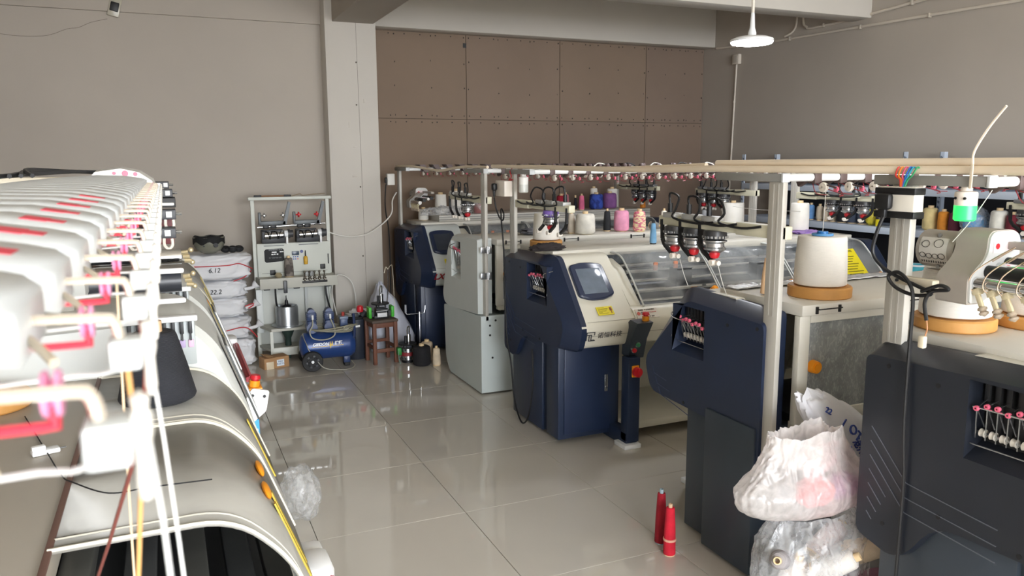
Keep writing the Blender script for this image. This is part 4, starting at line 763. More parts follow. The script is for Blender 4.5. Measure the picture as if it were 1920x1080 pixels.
# ---------------------------------------------------------------- power boxes, lamps and cables on the posts
t = thing('power_box', (2.345, 2.03, 1.70), 'white power box taped in black to the post of the near-black machine', 'box')
B().box(0, .05, -.10, .06, 0, .105, .006).done('case', M('#e6e2d8', .45), t)
for z in (-.004, .078): B().box(-.004, .0512, -.104, .064, z, z+.024, .004).done('black_tape', BLACK, t)
b = B(); b.box(-.03, 0, -.02, .045, .025, .082, .012); b.box(-.022, -.004, .0, .03, -.005, .03, .005); b.done('plug', BLACK, t)
t = thing('power_box', (2.282, 5.40, 1.645), 'white power box with black plug on the post of the touch screen machine', 'box')
B().box(0, .066, -.04, .14, 0, .115, .006).done('case', M('#e6ddd2', .45), t)
b = B(); b.box(-.035, 0, .09, .14, .04, .095, .012); b.cyl((-.018, .115, .045), (-.018, .115, -.005), .012, .008, seg=10); b.done('plug', BLACK, t)
def cable(name, label, pts, r, mat=BLACK, n=8, cat='cable'): return tag(B().tube(pts, r, 8, n).done(name, mat), label, cat)
cable('power_cable', 'thick black cable knotted round the post bracket, hanging down the near-black machine', [(2.325, 2.035, 1.70), (2.315, 2.05, 1.64), (2.315, 2.06, 1.57), (2.325, 2.02, 1.52), (2.34, 1.96, 1.49), (2.35, 1.90, 1.47), (2.35, 1.84, 1.45), (2.34, 1.90, 1.438), (2.335, 1.97, 1.455), (2.33, 2.0, 1.49), (2.33, 1.96, 1.51), (2.325, 1.91, 1.48), (2.32, 1.885, 1.43), (2.318, 1.882, 1.30), (2.315, 1.88, 1.17), (2.312, 1.875, .97), (2.318, 1.865, .78), (2.318, 1.865, .62), (2.315, 1.865, .3), (2.32, 1.865, .02)], .0065)
cable('loose_cable', 'short black cable with bare copper ends hanging at the knot', [(2.34, 1.87, 1.455), (2.335, 1.80, 1.485), (2.34, 1.77, 1.475), (2.34, 1.83, 1.46), (2.335, 1.85, 1.42), (2.335, 1.838, 1.36)], .0065)
t = B().tube([(2.335, 1.838, 1.36), (2.335, 1.833, 1.33), (2.34, 1.842, 1.31), (2.338, 1.838, 1.30)], .0025, 5, 4).done('connector', M('#c08a62', .5)); tag(t, 'copper wire ends twisted with a cream connector below the loose cable', 'connector')
B().box(2.325, 2.345, 1.835, 1.86, 1.262, 1.305, .006).done('block', M('#e6dcc4', .5), t)
b = B(); b.box(2.365, 2.40, 1.85, 2.0, 1.462, 1.492, .004); b.done('bracket_arm', M('#c7bda8', .5), None); br = bpy.data.objects['bracket_arm']; tag(br, 'beige bracket arm wrapped by the knotted cable', 'bracket')
B().cyl((2.364, 1.99, 1.477), (2.358, 1.99, 1.477), .006, seg=8).done('bolt', DARK, br)
cable('power_cable', 'black cable hanging down the end of the touch screen machine', [(2.264, 5.515, 1.635), (2.28, 5.52, 1.56), (2.285, 5.47, 1.49), (2.285, 5.40, 1.47), (2.28, 5.37, 1.52), (2.28, 5.42, 1.55), (2.275, 5.40, 1.44), (2.27, 5.37, 1.37), (2.27, 5.34, 1.15), (2.268, 5.33, .89), (2.265, 5.29, .60), (2.29, 5.27, .40), (2.285, 5.2, .14), (2.28, 5.06, .012), (2.285, 4.95, .10), (2.31, 4.93, .35), (2.318, 4.96, .58)], .006)
t = thing('power_box', (2.225, 8.33, 1.66), 'white power box with black plug on the post of the wall machine', 'box')
B().box(-.05, .03, -.05, .03, 0, .12, .006).done('case', M('#dcd9d2', .45), t)
B().box(-.07, -.05, -.04, .0, .02, .08, .006).done('plug', BLACK, t)
cable('power_cable', 'black cables hanging down the end of the machine by the board wall', [(2.165, 8.31, 1.67), (2.15, 8.31, 1.5), (2.16, 8.33, 1.36), (2.19, 8.36, 1.2), (2.2, 8.37, .9), (2.2, 8.38, .5), (2.21, 8.38, .02)], .007)
t = thing('signal_lamp', (2.414, 1.79, 1.697), 'signal lamp glowing green under the crossbar of the near-black machine', 'lamp')
b = B(); b.lathe([(.034, .052), (.035, .09), (.033, .096), (.018, .1), (.018, .11), (0, .11)], seg=24); b.done('socket', M('#e8dfd4', .4), t)
b = B(); b.lathe([(0, 0), (.028, .001), (.034, .006), (.0345, .052)], seg=24); b.done('green_lens', M('#2fe268', .3, 0, 0, 5, 0, 60, 0, .5, 1, .8), t)
for y in (-.02, .012): B().cyl((-.030, y, .076), (-.036, y, .076), .0045, seg=8).done('screw', BLACK, t)
t = thing('signal_lamp', (2.364, 5.20, 1.697), 'unlit white signal lamp under the crossbar of the touch screen machine', 'lamp')
b = B(); b.lathe([(0, .04), (.034, .04), (.035, .09), (.018, .1), (.018, .11), (0, .11)], seg=24); b.done('socket', M('#e4e2dc', .4), t)
b = B(); b.lathe([(0, -.02), (.028, -.019), (.034, -.014), (.0345, .04)], seg=24); b.done('lens', M('#c9cac4', .3), t)
# beige cable pipes laid from machine to machine
def pipe(label, pts, r): return tag(B().tube(pts, r, 12, 6).done('cable_pipe', BEIGEPIPE), label, 'pipe')
pipe('thick beige cable pipe running over all the crossbars to the near-black machine', [(2.35, 5.75, 1.864), (2.362, 5.3, 1.862), (2.362, 5.0, 1.862), (2.36, 4.4, 1.856), (2.356, 3.6, 1.853), (2.346, 3.05, 1.862), (2.346, 2.9, 1.862), (2.355, 2.5, 1.862), (2.412, 1.9, 1.863), (2.412, 1.4, 1.863), (2.412, .8, 1.863)], .0155)
pipe('second thick beige cable pipe, its blunt end above the thick post', [(2.366, 3.02, 1.8865), (2.370, 2.6, 1.8875), (2.39, 2.3, 1.8885), (2.432, 1.9, 1.8885), (2.432, 1.4, 1.8885), (2.432, .8, 1.8885)], .0155)
pipe('thinner beige cable pipe sagging from the wall machine to the pale grey machine', [(2.312, 8.40, 1.858), (2.312, 7.95, 1.858), (2.315, 7.6, 1.85), (2.32, 7.0, 1.822), (2.327, 6.6, 1.845), (2.329, 6.31, 1.858), (2.329, 6.1, 1.858), (2.328, 5.80, 1.858)], .012)
pipe('short off-white cable pipe lying beside the long one above the touch screen machine', [(2.389, 5.6, 1.86), (2.389, 4.8, 1.86), (2.386, 4.0, 1.857), (2.38, 3.12, 1.878)], .011)
t = B().tube([(2.392, 1.76, 1.882), (2.392, 1.758, 1.925), (2.40, 1.72, 2.0), (2.40, 1.67, 2.062)], .004, 6, 4).done('cable_tie', M('#e9dcc6', .4)); tag(t, 'beige cable tie with a long tail sticking up from the pipes', 'cable tie')
B().box(2.387, 2.392, 1.755, 1.765, 1.805, 1.881, .001).done('strap', M('#e9dcc6', .4), t)
for i, (cn, hexc, dy) in enumerate((('red', '#d8392f', .035), ('orange', '#f08a24', .025), ('pink', '#e0607f', .012), ('blue', '#2f6fd0', .0), ('turquoise', '#2f9fc0', -.008), ('green', '#2f8f5a', -.02))):
    cable('signal_wire', cn + ' wire of the coloured bundle dropping from the pipe into the taped power box', [(2.398, 1.985+dy*1.3, 1.867), (2.388, 1.99+dy*1.4, 1.872), (2.375, 1.995+dy*1.2, 1.843), (2.375, 1.998+dy*.6, 1.83), (2.37, 2.0+dy*.3, 1.803)], .003, M(hexc, .4), 5, 'wire')
cable('red_wire', 'thin red wire tied round the post below the beige pipe end', [(2.36, 5.36, 1.86), (2.345, 5.40, 1.83), (2.343, 5.37, 1.79), (2.343, 5.42, 1.765), (2.343, 5.34, 1.768), (2.343, 5.40, 1.772)], .003, RED, 4, 'wire')
cable('white_cable', 'white cable sagging from the yarn winder across the pillar to the wall machine', [(1.46, 8.10, 1.22), (1.63, 8.12, 1.155), (1.85, 8.12, 1.15), (2.02, 8.12, 1.23), (2.16, 8.12, 1.36), (2.2, 8.2, 1.5), (2.268, 8.28, 1.58)], .007, M('#dcd9d2', .5))
# loose yarns running from cones to the tension rails
YT = M('#e9e7e2', .7)
for lab, p0, p1 in (('white yarn rising from the big white cone on the frosted-pane machine', (2.725, 2.71, 1.57), (2.62, 2.60, 1.79)), ('white yarn rising past the green signal lamp', (2.46, 1.86, 1.62), (2.44, 1.72, 1.80)), ('white yarn crossing from the far bracket to the tall white cone', (3.2, 3.35, 1.62), (4.9, 6.0, 1.47)), ('yarn running down to the first hook of the three-drum bracket', (2.40, 3.34, 1.40), (2.39, 3.25, 1.275)), ('yarn running down to the last hook of the three-drum bracket', (2.40, 3.03, 1.40), (2.39, 2.95, 1.275))):
    cable('yarn_thread', lab, [p0, tuple((a+c)/2 - (.01 if i == 2 else 0) for i, (a, c) in enumerate(zip(p0, p1))), p1], .0014, YT, 3, 'yarn')
# ---------------------------------------------------------------- steel storage rack on the right wall
t = thing('storage_rack', (6.0, 2.8, 0), 'pale blue slotted steel rack along the side wall, shelves full of yarn', 'rack')
RB = M('#c3cedd', .45, 0, .04, 4)
for y in (.02, 2.28, 4.42):
    for x in (.0, .46):
        b = B(); b.box(x, x+.045, y-.003, y+.003, 0, 1.965); b.box(x, x+.004 if x < .2 else x+.045, y-.045, y+.003, 0, 1.965)
        if x > .2: pass
        ps = b.done('post', RB, t)
        b = B()
        for k in range(38): zz = .05+.05*k; b.box(x-.001, x+.0015, y-.03, y-.022, zz, zz+.022); b.box(x-.001, x+.0015, y-.018, y-.010, zz+.006, zz+.028)
        b.done('slot', M('#3c4a63', .6), ps, kind='stuff')
for bay, (y0, y1) in enumerate(((.03, 2.24), (2.29, 4.41))):
    for z in (.25, .72, 1.24, 1.60, 1.85):
        b = B(); b.box(.0, .5, y0, y1, z+.035, z+.045); b.box(-.006, .0, y0, y1, z-.015, z+.045, .002); b.box(.496, .5, y0, y1, z-.005, z+.045); b.done('shelf', RB, t)
b = B(); b.box(.505, .515, .03, 4.4, .1, 1.82); b.done('shade_sheet', M('#2a2a2e', .9), t)  # added dark sheet, its colour stands in for the dimness deep in the shelves
rz_ = 1.286
RACK = [('light blue yarn cone on the rack, first from the rack end', 6.13, 6.27, .155, .038, .034, '#6f9fd6'), ('beige yarn cone next to the light blue one on the rack', 6.13, 6.15, .15, .036, .033, '#cdbfa9'), ('middle of the three beige yarn cones on the rack', 6.13, 6.06, .15, .036, .033, '#cfc1ab'), ('beige yarn cone beside the black one on the rack', 6.13, 5.97, .15, .036, .033, '#c8baa4'), ('thick black yarn cone on the rack beside the beige ones', 6.13, 5.85, .165, .058, .05, '#1c1c20'), ('slate grey yarn cone after the black one on the rack', 6.13, 5.72, .16, .05, .045, '#4b5568'), ('second slate grey yarn cone on the rack, nearer the spray can', 6.13, 5.60, .16, .05, .045, '#515b6c'),
  ('pale yellow yarn cone with rounded shoulders on the rack', 6.12, 4.86, .195, .062, .058, '#d8c48c'), ('orange yarn cone on the rack', 6.12, 4.73, .17, .046, .044, '#d98a2e'), ('maroon yarn cone behind the white thread on the rack', 6.12, 4.625, .165, .048, .044, '#5a2030'), ('dark red yarn cone at the near end of the rack', 6.12, 4.12, .18, .048, .045, '#6b1d2a'), ('black yarn cone at the near end of the rack', 6.12, 3.98, .23, .05, .045, '#1a1a1e'), ('navy yarn cone standing at the rack edge by the rollers', 6.12, 3.85, .2, .055, .05, '#1d2436')]
for lab, x, y, h, r0, r1, hx in RACK: cone(lab, x, y, rz_, h, r0, r1, yarn_mat(hx), group='yarn cones on the rack shelf', corner=.018)
cone('round turquoise ball of yarn wrapped in clear film on the rack', 6.13, 4.45, rz_, .17, .085, .085, yarn_mat('#2f8fc8'), 'yarn_ball', corner=.06)
tag(blob('clear_bag', (6.13, 4.45, rz_+.11), (.12, .112, .125), PLC, .10, 3, seed=12, flat=.1095), 'clear plastic bag around the turquoise ball of yarn', 'bag')
cone('white yarn cone in crinkled film on the rack', 6.12, 4.235, rz_, .205, .066, .062, yarn_mat('#dedbd0'), corner=.02)
t = thing('spray_can', (6.08, 5.37, rz_), 'black and yellow spray can with a red cap on the rack', 'can')
B().lathe([(0, 0), (.026, 0), (.027, .006), (.027, .065), (0, .066)], seg=20).done('yellow_body', YELLOW, t)
B().lathe([(.027, .065), (.027, .13), (.018, .145), (0, .146)], seg=20).done('dark_band', M('#272534', .4), t)
B().lathe([(.018, .143), (.02, .146), (.018, .18), (0, .182)], seg=16).done('red_cap', RED, t)
b = blob('yellow_bag', (6.1, 5.47, rz_+.075), (.06, .055, .08), M('#c9bb3a', .5, 0, .1, 12), .3, 4, seed=15, flat=.074); tag(b, 'crumpled yellow printed plastic bag on the rack beside the spray can', 'bag')
b = B(); b.box(0, .30, -.2, .0, .002, .10, .004); o = b.done('dark_carton', M('#4c4640', .8, 0, .1, 6)); o.location = (5.86, 5.72, tz+.02) if False else (6.05, 5.75, .765); tag(o, 'dark open carton on the rack shelf below the cones', 'carton')
B().box(.0, .30, -.26, -.2, .095, .10).done('flap', CARD, o)
for lab, hx, y, h in (('lime green plastic tub on the lower rack shelf', '#a8c23a', 4.80, .16), ('turquoise plastic tub on the lower rack shelf', '#4fb3c4', 4.98, .2)):
    o = B().lathe([(0, 0), (.07, 0), (.085, h), (.08, h), (.067, .006), (0, .006)], seg=20).done('plastic_tub', M(hx, .4)); o.location = (6.14, y, .766); tag(o, lab, 'tub')
    B().lathe([(.084, h-.012), (.09, h-.012), (.09, h+.004), (.084, h+.004)], seg=20).done('rim', M('#dfe3e4', .4), o)
# ---------------------------------------------------------------- stack of tied sacks, helmet, gloves
SACK = M('#dcdde0', .7, 0, .03, 5, .5, 9)
INK = M('#23262c', .7); REDT = M('#c2303a', .6)
def sack(label, x, y, z, rx, ry, h, seed, rz=0, writing=None, tie=True, neck=1):
    t = thing('white_sack', (x, y, z), label, 'sack', 'tied white sacks in the corner', rz)
    def tw(p):
        k = 1 - .06*math.cos(p.z/h*PI*2); return Vector((p.x*k, p.y*k, min(p.z, h/2-.001)))
    o = blob('sack_body', (0, 0, h/2), (rx, ry, h/2*1.06), SACK, .22, 3.4, 56, 30, seed, h/2-.001, tw, t, 80, .55)
    if tie:
        b = B(); b.tube([(neck*(rx-.03), -ry*.75, h*.45), (neck*(rx+.02), -ry*.8, h*.5), (neck*(rx+.05), -ry*.82, h*.56)], .016, 8, 3); b.lathe([(.012, 0), (.03, .02), (.042, .05), (.03, .052)], (0, 0, 0), 10, Matrix.Translation((neck*(rx+.04), -ry*.82, h*.55)) @ Matrix.Rotation(neck*.9, 4, 'Y')); b.done('gathered_neck', SACK, t)
    if writing: text('handwriting', writing, .06, INK, t, Matrix.Translation((.0, -ry*1.0, h*.42)) @ Matrix.Rotation(PI/2-.1, 4, 'X'), .002, shear=.2)
    return t
SY = 7.85
sack('bottom sack of the white stack, standing on the floor', .46, SY-.02, 0, .235, .21, .262, 21, neck=1, tie=False)
s2 = sack('white sack above the bottom one, red cord at its side', .37, SY, .263, .30, .22, .211, 22)
s3 = sack('middle white sack of the stack with a red tied neck', .36, SY, .475, .29, .22, .184, 23)
s4 = sack('white sack marked 22.2 in the stack', .36, SY, .66, .29, .22, .164, 24, writing='22.2')
s5 = sack('topmost big white sack marked 6.12, helmet on top', .36, SY, .825, .34, .23, .25, 25, writing='6.12', tie=False)
B().tube([(-.34, -.19, .155), (-.1, -.245, .15), (.12, -.245, .15), (.22, -.235, .16), (.345, -.10, .09)], .0045, 5, 5).done('red_cord', REDT, s5)
B().tube([(.16, -.235, .0), (.26, -.21, .03), (.335, -.08, .07)], .0045, 5, 5).done('red_cord', REDT, s5)
B().tube([(.25, -.19, .10), (.31, -.2, .12), (.34, -.19, .115), (.28, -.2, .08)], .005, 5, 5).done('red_cord', REDT, s3)
B().tube([(.06, -.235, .10), (.2, -.225, .12), (.27, -.2, .09), (.34, -.15, .0)], .005, 5, 5).done('red_cord', REDT, s2)
t = thing('helmet', (.335, 7.72, 1.08), 'upturned grey-green riding helmet with black lining on the sacks', 'helmet')
b = B(); b.lathe([(0, 0), (.05, .004), (.1, .03), (.13, .075), (.138, .12), (.133, .155), (.126, .155), (.125, .12), (.1, .04), (0, .02)], seg=36); b.done('shell', M('#77776a', .35, 0, .04, 6), t)
b = B()
def lin_f(i, j):
    a = 2*PI*i; w = .160+.005*math.sin(a*5+.7)+.003*math.sin(a*3); lo = .102+.014*math.sin(a*7+.3)
    z = lo+(w-lo)*min(1, j*2) if j < .5 else w-(w-.05)*(j-.5)*2
    r = .139 if j < .45 else (.13 if j < .6 else .115-.05*(j-.6))
    return (r*math.cos(a), r*math.sin(a), z)
b.grid(lin_f, 48, 9, closed=True); b.done('lining', M('#151516', .85, 0, .2, 20), t)
B().cyl((.05, -.128, .085), (.052, -.142, .088), .02, seg=14).done('air_vent', BLACK, t); B().cyl((-.05, -.126, .08), (-.05, -.138, .082), .007, seg=10).done('air_vent', BLACK, t)
g = thing('goggles', (.535, 7.70, 1.079), 'black strap and pad bundle lying beside the helmet', 'pads')
for k, (dx, dy) in enumerate(((-.06, .02), (.0, 0), (.055, .01))): b = B(); b.ball((dx, dy, .035), .045, (1, .8, .75)); b.done('pad', M('#18181a', .75, 0, .2, 30), g)
B().tube([(-.08, .02, .04), (-.04, -.035, .055), (.03, -.038, .05), (.09, .0, .04)], .008, 6, 4).done('strap', BLACK, g)
# ---------------------------------------------------------------- yarn winder
WX, WYy = 1.11, 7.96
t = thing('yarn_winder', (WX, WYy, 0), 'tall white yarn winding machine with two black drums, standing against the back wall', 'winder')
WM = M('#c9ccc4', .5, 0, .05, 3); DG = M('#54585a', .45, .3, .1, 8)
for x in (-.37, .345):
    B().box(x, x+.035, .02, .06, .0, 1.55, .003).done('upright', WM, t)
B().box(-.39, .40, .0, .06, 1.545, 1.575, .004).done('top_bar', WM, t)
b = B(); b.box(-.32, .0, .0, .02, 1.576, 1.59, .003); b.done('wooden_stick', M('#7a5637', .7), t)
for x in (-.30, -.02): B().box(x-.035, x+.035, -.005, .025, 1.576, 1.594, .004).done('black_clip', BLACK, t)
B().tube([(.02, .01, 1.58), (.1, .01, 1.60), (.12, .0, 1.585), (.2, .01, 1.592), (.34, .01, 1.60)], .004, 5, 4).done('thin_wire', M('#8b7b63', .6), t)
B().cyl((-.32, .0, 1.285), (.33, .0, 1.305), .011, seg=12).done('cross_shaft', CHROME, t)
for x0, rd in ((-.29, STEEL), (.035, RED)):
    b = B(); b.box(x0-.005, x0+.235, -.05, .0, 1.305, 1.345, .004); cr = b.done('cradle', DG, t)
    b = B(); b.box(x0-.02, x0+.005, -.05, -.01, 1.31, 1.43, .006); b.done('cradle_arm', DG, cr)
    b = B(); b.loft([[(x0+.205, y, 1.31), (x0+.24, y, 1.31), (x0+.29, y, 1.52), (x0+.265, y, 1.53)] for y in (-.05, -.015)]); b.done('cradle_arm', DG, cr)
    for x in (x0+.03, x0+.205): b = B(); b.cyl((x, -.03, 1.40), (x+.012, -.03, 1.40), .026, seg=16); b.cyl((x-.02, -.03, 1.40), (x+.03, -.03, 1.40), .008, seg=8); b.done('bobbin_cup', rd, cr)
    for x in (x0+.05, x0+.12): b = B(); b.box(x-.03, x+.03, -.02, .02, 1.27, 1.31, .008); b.done('clamp', BLACK, cr)
    b = B(); b.box(x0+.0, x0+.22, -.07, .05, 1.13, 1.20, .006); dk = b.done('drum_housing', M('#25272b', .5), t)
    b = B(); b.cyl((x0+.03, -.05, 1.205), (x0+.20, -.05, 1.21), .037, seg=24); b.done('chrome_drum', CHROME, dk)
    b = B()
    for sgn in (1, -1):
        pts = []
        for k in range(25): a = k/24*4*PI*sgn+.6; x = x0+.035+.16*k/24; pts.append((x, -.05+.0385*math.cos(a), 1.207+.0385*math.sin(a)))
        b.tube(pts, .006, 4, 1)
    b.done('drum_groove', BLACK, dk)
    b = B(); b.box(x0-.0, x0+.03, -.08, .03, 1.17, 1.25, .006); b.box(x0+.0, x0+.21, -.0, .03, 1.2, 1.26, .01); b.done('drum_cover', M('#25272b', .5), dk)
    b = B(); b.cyl((x0+.215, -.02, 1.215), (x0+.25, -.02, 1.215), .035, seg=18); b.box(x0+.225, x0+.245, -.08, -.04, 1.12, 1.19, .004); b.done('motor_coupling', WHITE, dk)
    b = B(); b.cyl((x0+.25, -.02, 1.215), (x0+.27, -.02, 1.215), .045, seg=18); b.cyl((x0+.27, -.02, 1.215), (x0+.30, -.02, 1.215), .036, seg=18); b.done('motor', M('#3a3b3d', .5), dk)
pn = B().box(-.335, .36, -.02, .03, .80, 1.125, .004).done('control_panel', WM, t)
b = B(); pl2 = [(-.27, .955), (-.255, .94), (-.10, .948), (-.085, .96), (-.085, 1.06), (-.10, 1.075), (-.255, 1.07), (-.27, 1.055)]; b.loft([[(x, -.026, z) for x, z in pl2], [(x, -.018, z) for x, z in pl2]]); npn = b.done('name_plate', M('#151618', .7), pn)
for x0, x1, z in ((-.20, -.155, 1.04), (-.125, -.09, 1.042), (-.205, -.185, 1.018), (-.18, -.165, 1.02), (-.155, -.14, 1.02)): B().box(x0, x1, -.0275, -.0255, z-.005, z+.005).done('white_field', WHITE, npn)
text('plate_print', '自动络筒机 型号', .018, M('#9a9c9e', .5), npn, at(-.165, -.027, 1.063), .0005); text('plate_print', '出厂日期 电源 功率', .014, M('#7d8082', .5), npn, at(-.17, -.027, .985), .0005)
B().box(-.01, .06, -.026, -.018, 1.0, 1.04, .003).done('display', M('#39485a', .3), pn)
for k in range(6): B().cyl((.005+.02*(k % 3), -.018, .985-.022*(k//3)), (.005+.02*(k % 3), -.026, .985-.022*(k//3)), .007, seg=10).done('key', M('#4a5aa0' if k != 5 else '#c86a64', .4), pn)
B().cyl((.085, -.018, 1.035), (.085, -.027, 1.035), .015, seg=16).done('blue_button', M('#1f2f73', .4), pn)
b = B(); b.lathe([(0, .0), (.018, .004), (.02, .03), (.02, .07), (.012, .085), (0, .086)], (.118, -.045, .905), 16); oc = b.done('oil_bottle', M('#cfa02c', .3, 0, .06, 9), t); B().cyl((.118, -.045, .985), (.118, -.045, 1.045), .006, .004, seg=8).done('black_spout', BLACK, oc)
for z in (.835,): B().box(-.30, .33, -.0215, -.019, z-.0015, z+.0015).done('panel_line', M('#5c5f5c', .6), pn)
for x, z in ((-.20, .84), (.285, .875)): B().box(x-.025, x+.025, -.03, -.02, z-.025, z+.025, .003).done('black_knob', BLACK, pn)
B().box(.338-.0, .348, -.027, -.019, .90, 1.0, .002).done('slot', BLACK, pn)
for x0, x1 in ((-.27, -.08), (.06, .25)): B().box(x0, x1, -.024, -.019, 1.10, 1.106, .001).done('slot', DG, pn)
b = B(); b.loft([[(-.36, .02, .74), (-.36, .02, .80), (-.33, -.19, .80), (-.33, -.19, .74)], [(.40, .02, .74), (.40, .02, .80), (.37, -.19, .80), (.37, -.19, .74)]]); b.box(-.345, .39, -.205, -.19, .705, .805, .003); tr = b.done('front_tray', M('#b9b8ae', .55, 0, .06, 6), t)
for x in (-.28, -.15, .0, .30): B().box(x-.03, x+.03, -.18, -.12, .69, .74, .006).done('tray_bracket', M('#3a3c40', .5), tr)
b = B(); b.box(.05, .29, -.225, -.205, .745, .765, .003); gd = b.done('guide_strip', BLACK, tr)
for k in range(5):
    x = .075+.047*k; b = B(); b.cyl((x, -.215, .765), (x, -.215, .85), .006, seg=8); b.lathe([(.006, .775), (.02, .778), (.02, .79), (.008, .796), (.015, .80), (.015, .806), (.006, .81)], (x, -.215, 0), 14); b.ball((x, -.215, .852), .012); b.done('tension_post', M('#6d675c', .3, .7, .1, 20), gd)
b = B(); b.box(.09, .18, -.16, -.10, .80, .85, .004); b.done('meter_box', M('#9a9c9a', .4), tr)
b = B(); b.lathe([(.0, 0), (.02, .0), (.03, .01), (.034, .03), (.02, .05), (0, .052)], (-.16, -.13, .80), 14); b.done('yarn_brake', BRASS, tr)
B().box(-.13, -.095, -.23, -.20, .66, .78, .004).done('yarn_clearer', M('#3b3d40', .4), tr)
cone('mottled grey-brown yarn cone standing on the winder tray', WX-.055, WYy-.10, .801, .185, .045, .036, yarn_mat('#57504c', '#8a827a', .2, 80), corner=.008)
B().box(-.34, .36, .04, .05, .05, .74, .002).done('back_plate', M('#c3c6c0', .5, 0, .04, 3), t)
for x in (.10, .30): B().box(x, x+.03, .0, .04, .05, .72, .002).done('rear_post', M('#b4b8b6', .5), t)
B().box(-.37, -.31, -.03, .02, .25, .68, .004).done('side_post', M('#d4d8d6', .45), t)
b = B(); hx = [(-.36, .0), (-.27, -.27), (.16, -.27), (.19, .0)]; b.loft([[(x, y, z) for x, y in hx] for z in (.30, .325)]); b.loft([[(x, y, z) for x, y in hx] for z in (.10, .125)]); pb = b.done('pot_base', M('#b7b6ab', .55, 0, .08, 6), t)
for x, y in hx: B().box(x-.015, x+.015, y-.0, y+.03, .0, .30, .003).done('leg', M('#cfd1c8', .5), pb)
B().box(-.27, .16, -.275, -.255, .06, .14, .004).done('base_rail', M('#cfd1c8', .5), pb)
b = B(); b.lathe([(.0, .125), (.03, .125), (.03, .2), (.07, .29), (0, .3)], (-.10, -.13, 0), 16); b.cyl((-.10, -.13, 0), (-.10, -.13, .1), .02, seg=10); b.done('pot_spindle', M('#2f4039', .5), pb)
b = B(); b.lathe([(.11, .326), (.15, .328), (.15, .336), (.108, .338), (.108, .5), (.105, .52), (.097, .525), (.093, .5), (.09, .36), (0, .355)], (-.10, -.13, 0), 36); b.done('spinning_pot', M('#b4b8ba', .3, .8, .05, 6), t)
b = B(); b.lathe([(0, .5), (.04, .5), (.04, .525), (.018, .535), (.016, .57), (.006, .585), (.006, .62), (0, .622)], (-.10, -.13, 0), 16); b.done('pot_lid_knob', BLACK, t)
for x, p in ((-.17, [(-.2, -.15, .70), (-.2, -.15, .62), (-.195, -.14, .55), (-.18, -.13, .50)]), (.3, [(.29, -.1, .70), (.295, -.1, .6), (.33, -.08, .45), (.35, -.06, .40)])): B().tube(p, .009, 6, 4).done('black_hose', BLACK, t)
B().tube([(-.10, -.21, .68), (-.10, -.2, .6), (-.10, -.13, .62)], .0015, 4, 2).done('thread', WHITE, t)
# ---------------------------------------------------------------- carton, compressor
t = thing('carton', (.83, 7.52, 0), 'small torn brown carton with a white label under the winder', 'carton', None, .25)
B().box(-.12, .12, -.07, .07, 0, .105, .004).done('body', CARD, t)
b = B(); b.box(.0, .07, -.0715, -.07, .02, .08); lb = b.done('label', M('#d8e2ea', .6), t); text('label_print', 'RED\nPARTS', .024, M('#23407a', .6), lb, at(.035, -.072, .05), .0004)
B().box(-.119, -.05, -.075, .07, .104, .110, .003, Matrix.Rotation(.15, 4, 'Y')).done('flap', M('#b08a60', .8), t); B().box(-.10, -.03, -.0725, -.07, .0, .07, .001).done('tape', M('#d9c9ad', .25), t)
CX, CY = 1.30, 7.33
t = thing('air_compressor', (CX, CY, 0), 'blue air compressor with twin motors and coiled hose on the floor', 'compressor', None, -.05)
BL = M('#233f77', .3, .1, .08, 5); BLD = M('#24365e', .4, 0, .08, 6)
mt = Matrix.Translation((-.26, 0, .21)) @ Matrix.Rotation(PI/2, 4, 'Y')
B().lathe([(0, 0), (.05, .004), (.10, .02), (.125, .05), (.128, .07), (.128, .45), (.125, .47), (.10, .505), (.05, .522), (0, .526)], seg=36, mat=mt).done('tank', BL, t)
for x in (-.16,):
    for y in (-.15, .15):
        b = B(); b.lathe([(0, -.025), (.045, -.025), (.05, -.02), (.088, -.022), (.095, -.012), (.095, .012), (.088, .022), (.05, .02), (.045, .025), (0, .025)], seg=32, mat=Matrix.Translation((x, y, .096)) @ Matrix.Rotation(PI/2, 4, 'X')); wh = b.done('wheel', RUBBER, t)
        sg = -1 if y < 0 else 1; b = B()
        for k in range(6):
            a = k*PI/3+.3; m_ = Matrix.Translation((x, y+sg*.021, .096)) @ Matrix.Rotation(a, 4, 'Y'); b.box(-.011, .011, -.004, .004, .022, .062, .004, m_)
        b.done('wheel_spoke', M('#4a4c50', .5), wh); B().cyl((x, y+sg*.02, .096), (x, y+sg*.03, .096), .013, seg=14).done('hub_cap', WHITE, wh)
B().cyl((-.16, -.13, .096), (-.16, .13, .096), .01, seg=8).done('axle', STEEL, t)
b = B(); b.box(.14, .20, -.05, .05, .03, .11, .006); ft = b.done('foot', BLD, t); B().box(.145, .195, -.055, .055, 0, .035, .006).done('rubber_foot', RUBBER, ft)
for x in (-.14, .02):
    b = B(); b.box(x-.045, x+.045, -.07, .07, .33, .46, .02); b.cyl((x, -.075, .39), (x, .07, .39), .05, seg=20); mo = b.done('motor', BLD, t)
    b = B(); b.box(x-.043, x+.043, -.06, .05, .455, .535, .014); b.cyl((x, -.05, .53), (x, .04, .53), .034, seg=18)
    for k in range(4): b.box(x-.047, x+.047, -.062, .05, .462+.018*k, .468+.018*k, .002)
    b.done('cylinder_head', BLD, mo)
    b = B(); b.cyl((x+.005, -.06, .50), (x+.005, -.085, .50), .010, seg=10); b.cyl((x+.005, -.085, .515), (x+.005, -.085, .475), .010, seg=10); b.done('hose_nut', WHITE, mo)
HS = M('#8f8c78', .4, 0, .06, 12)
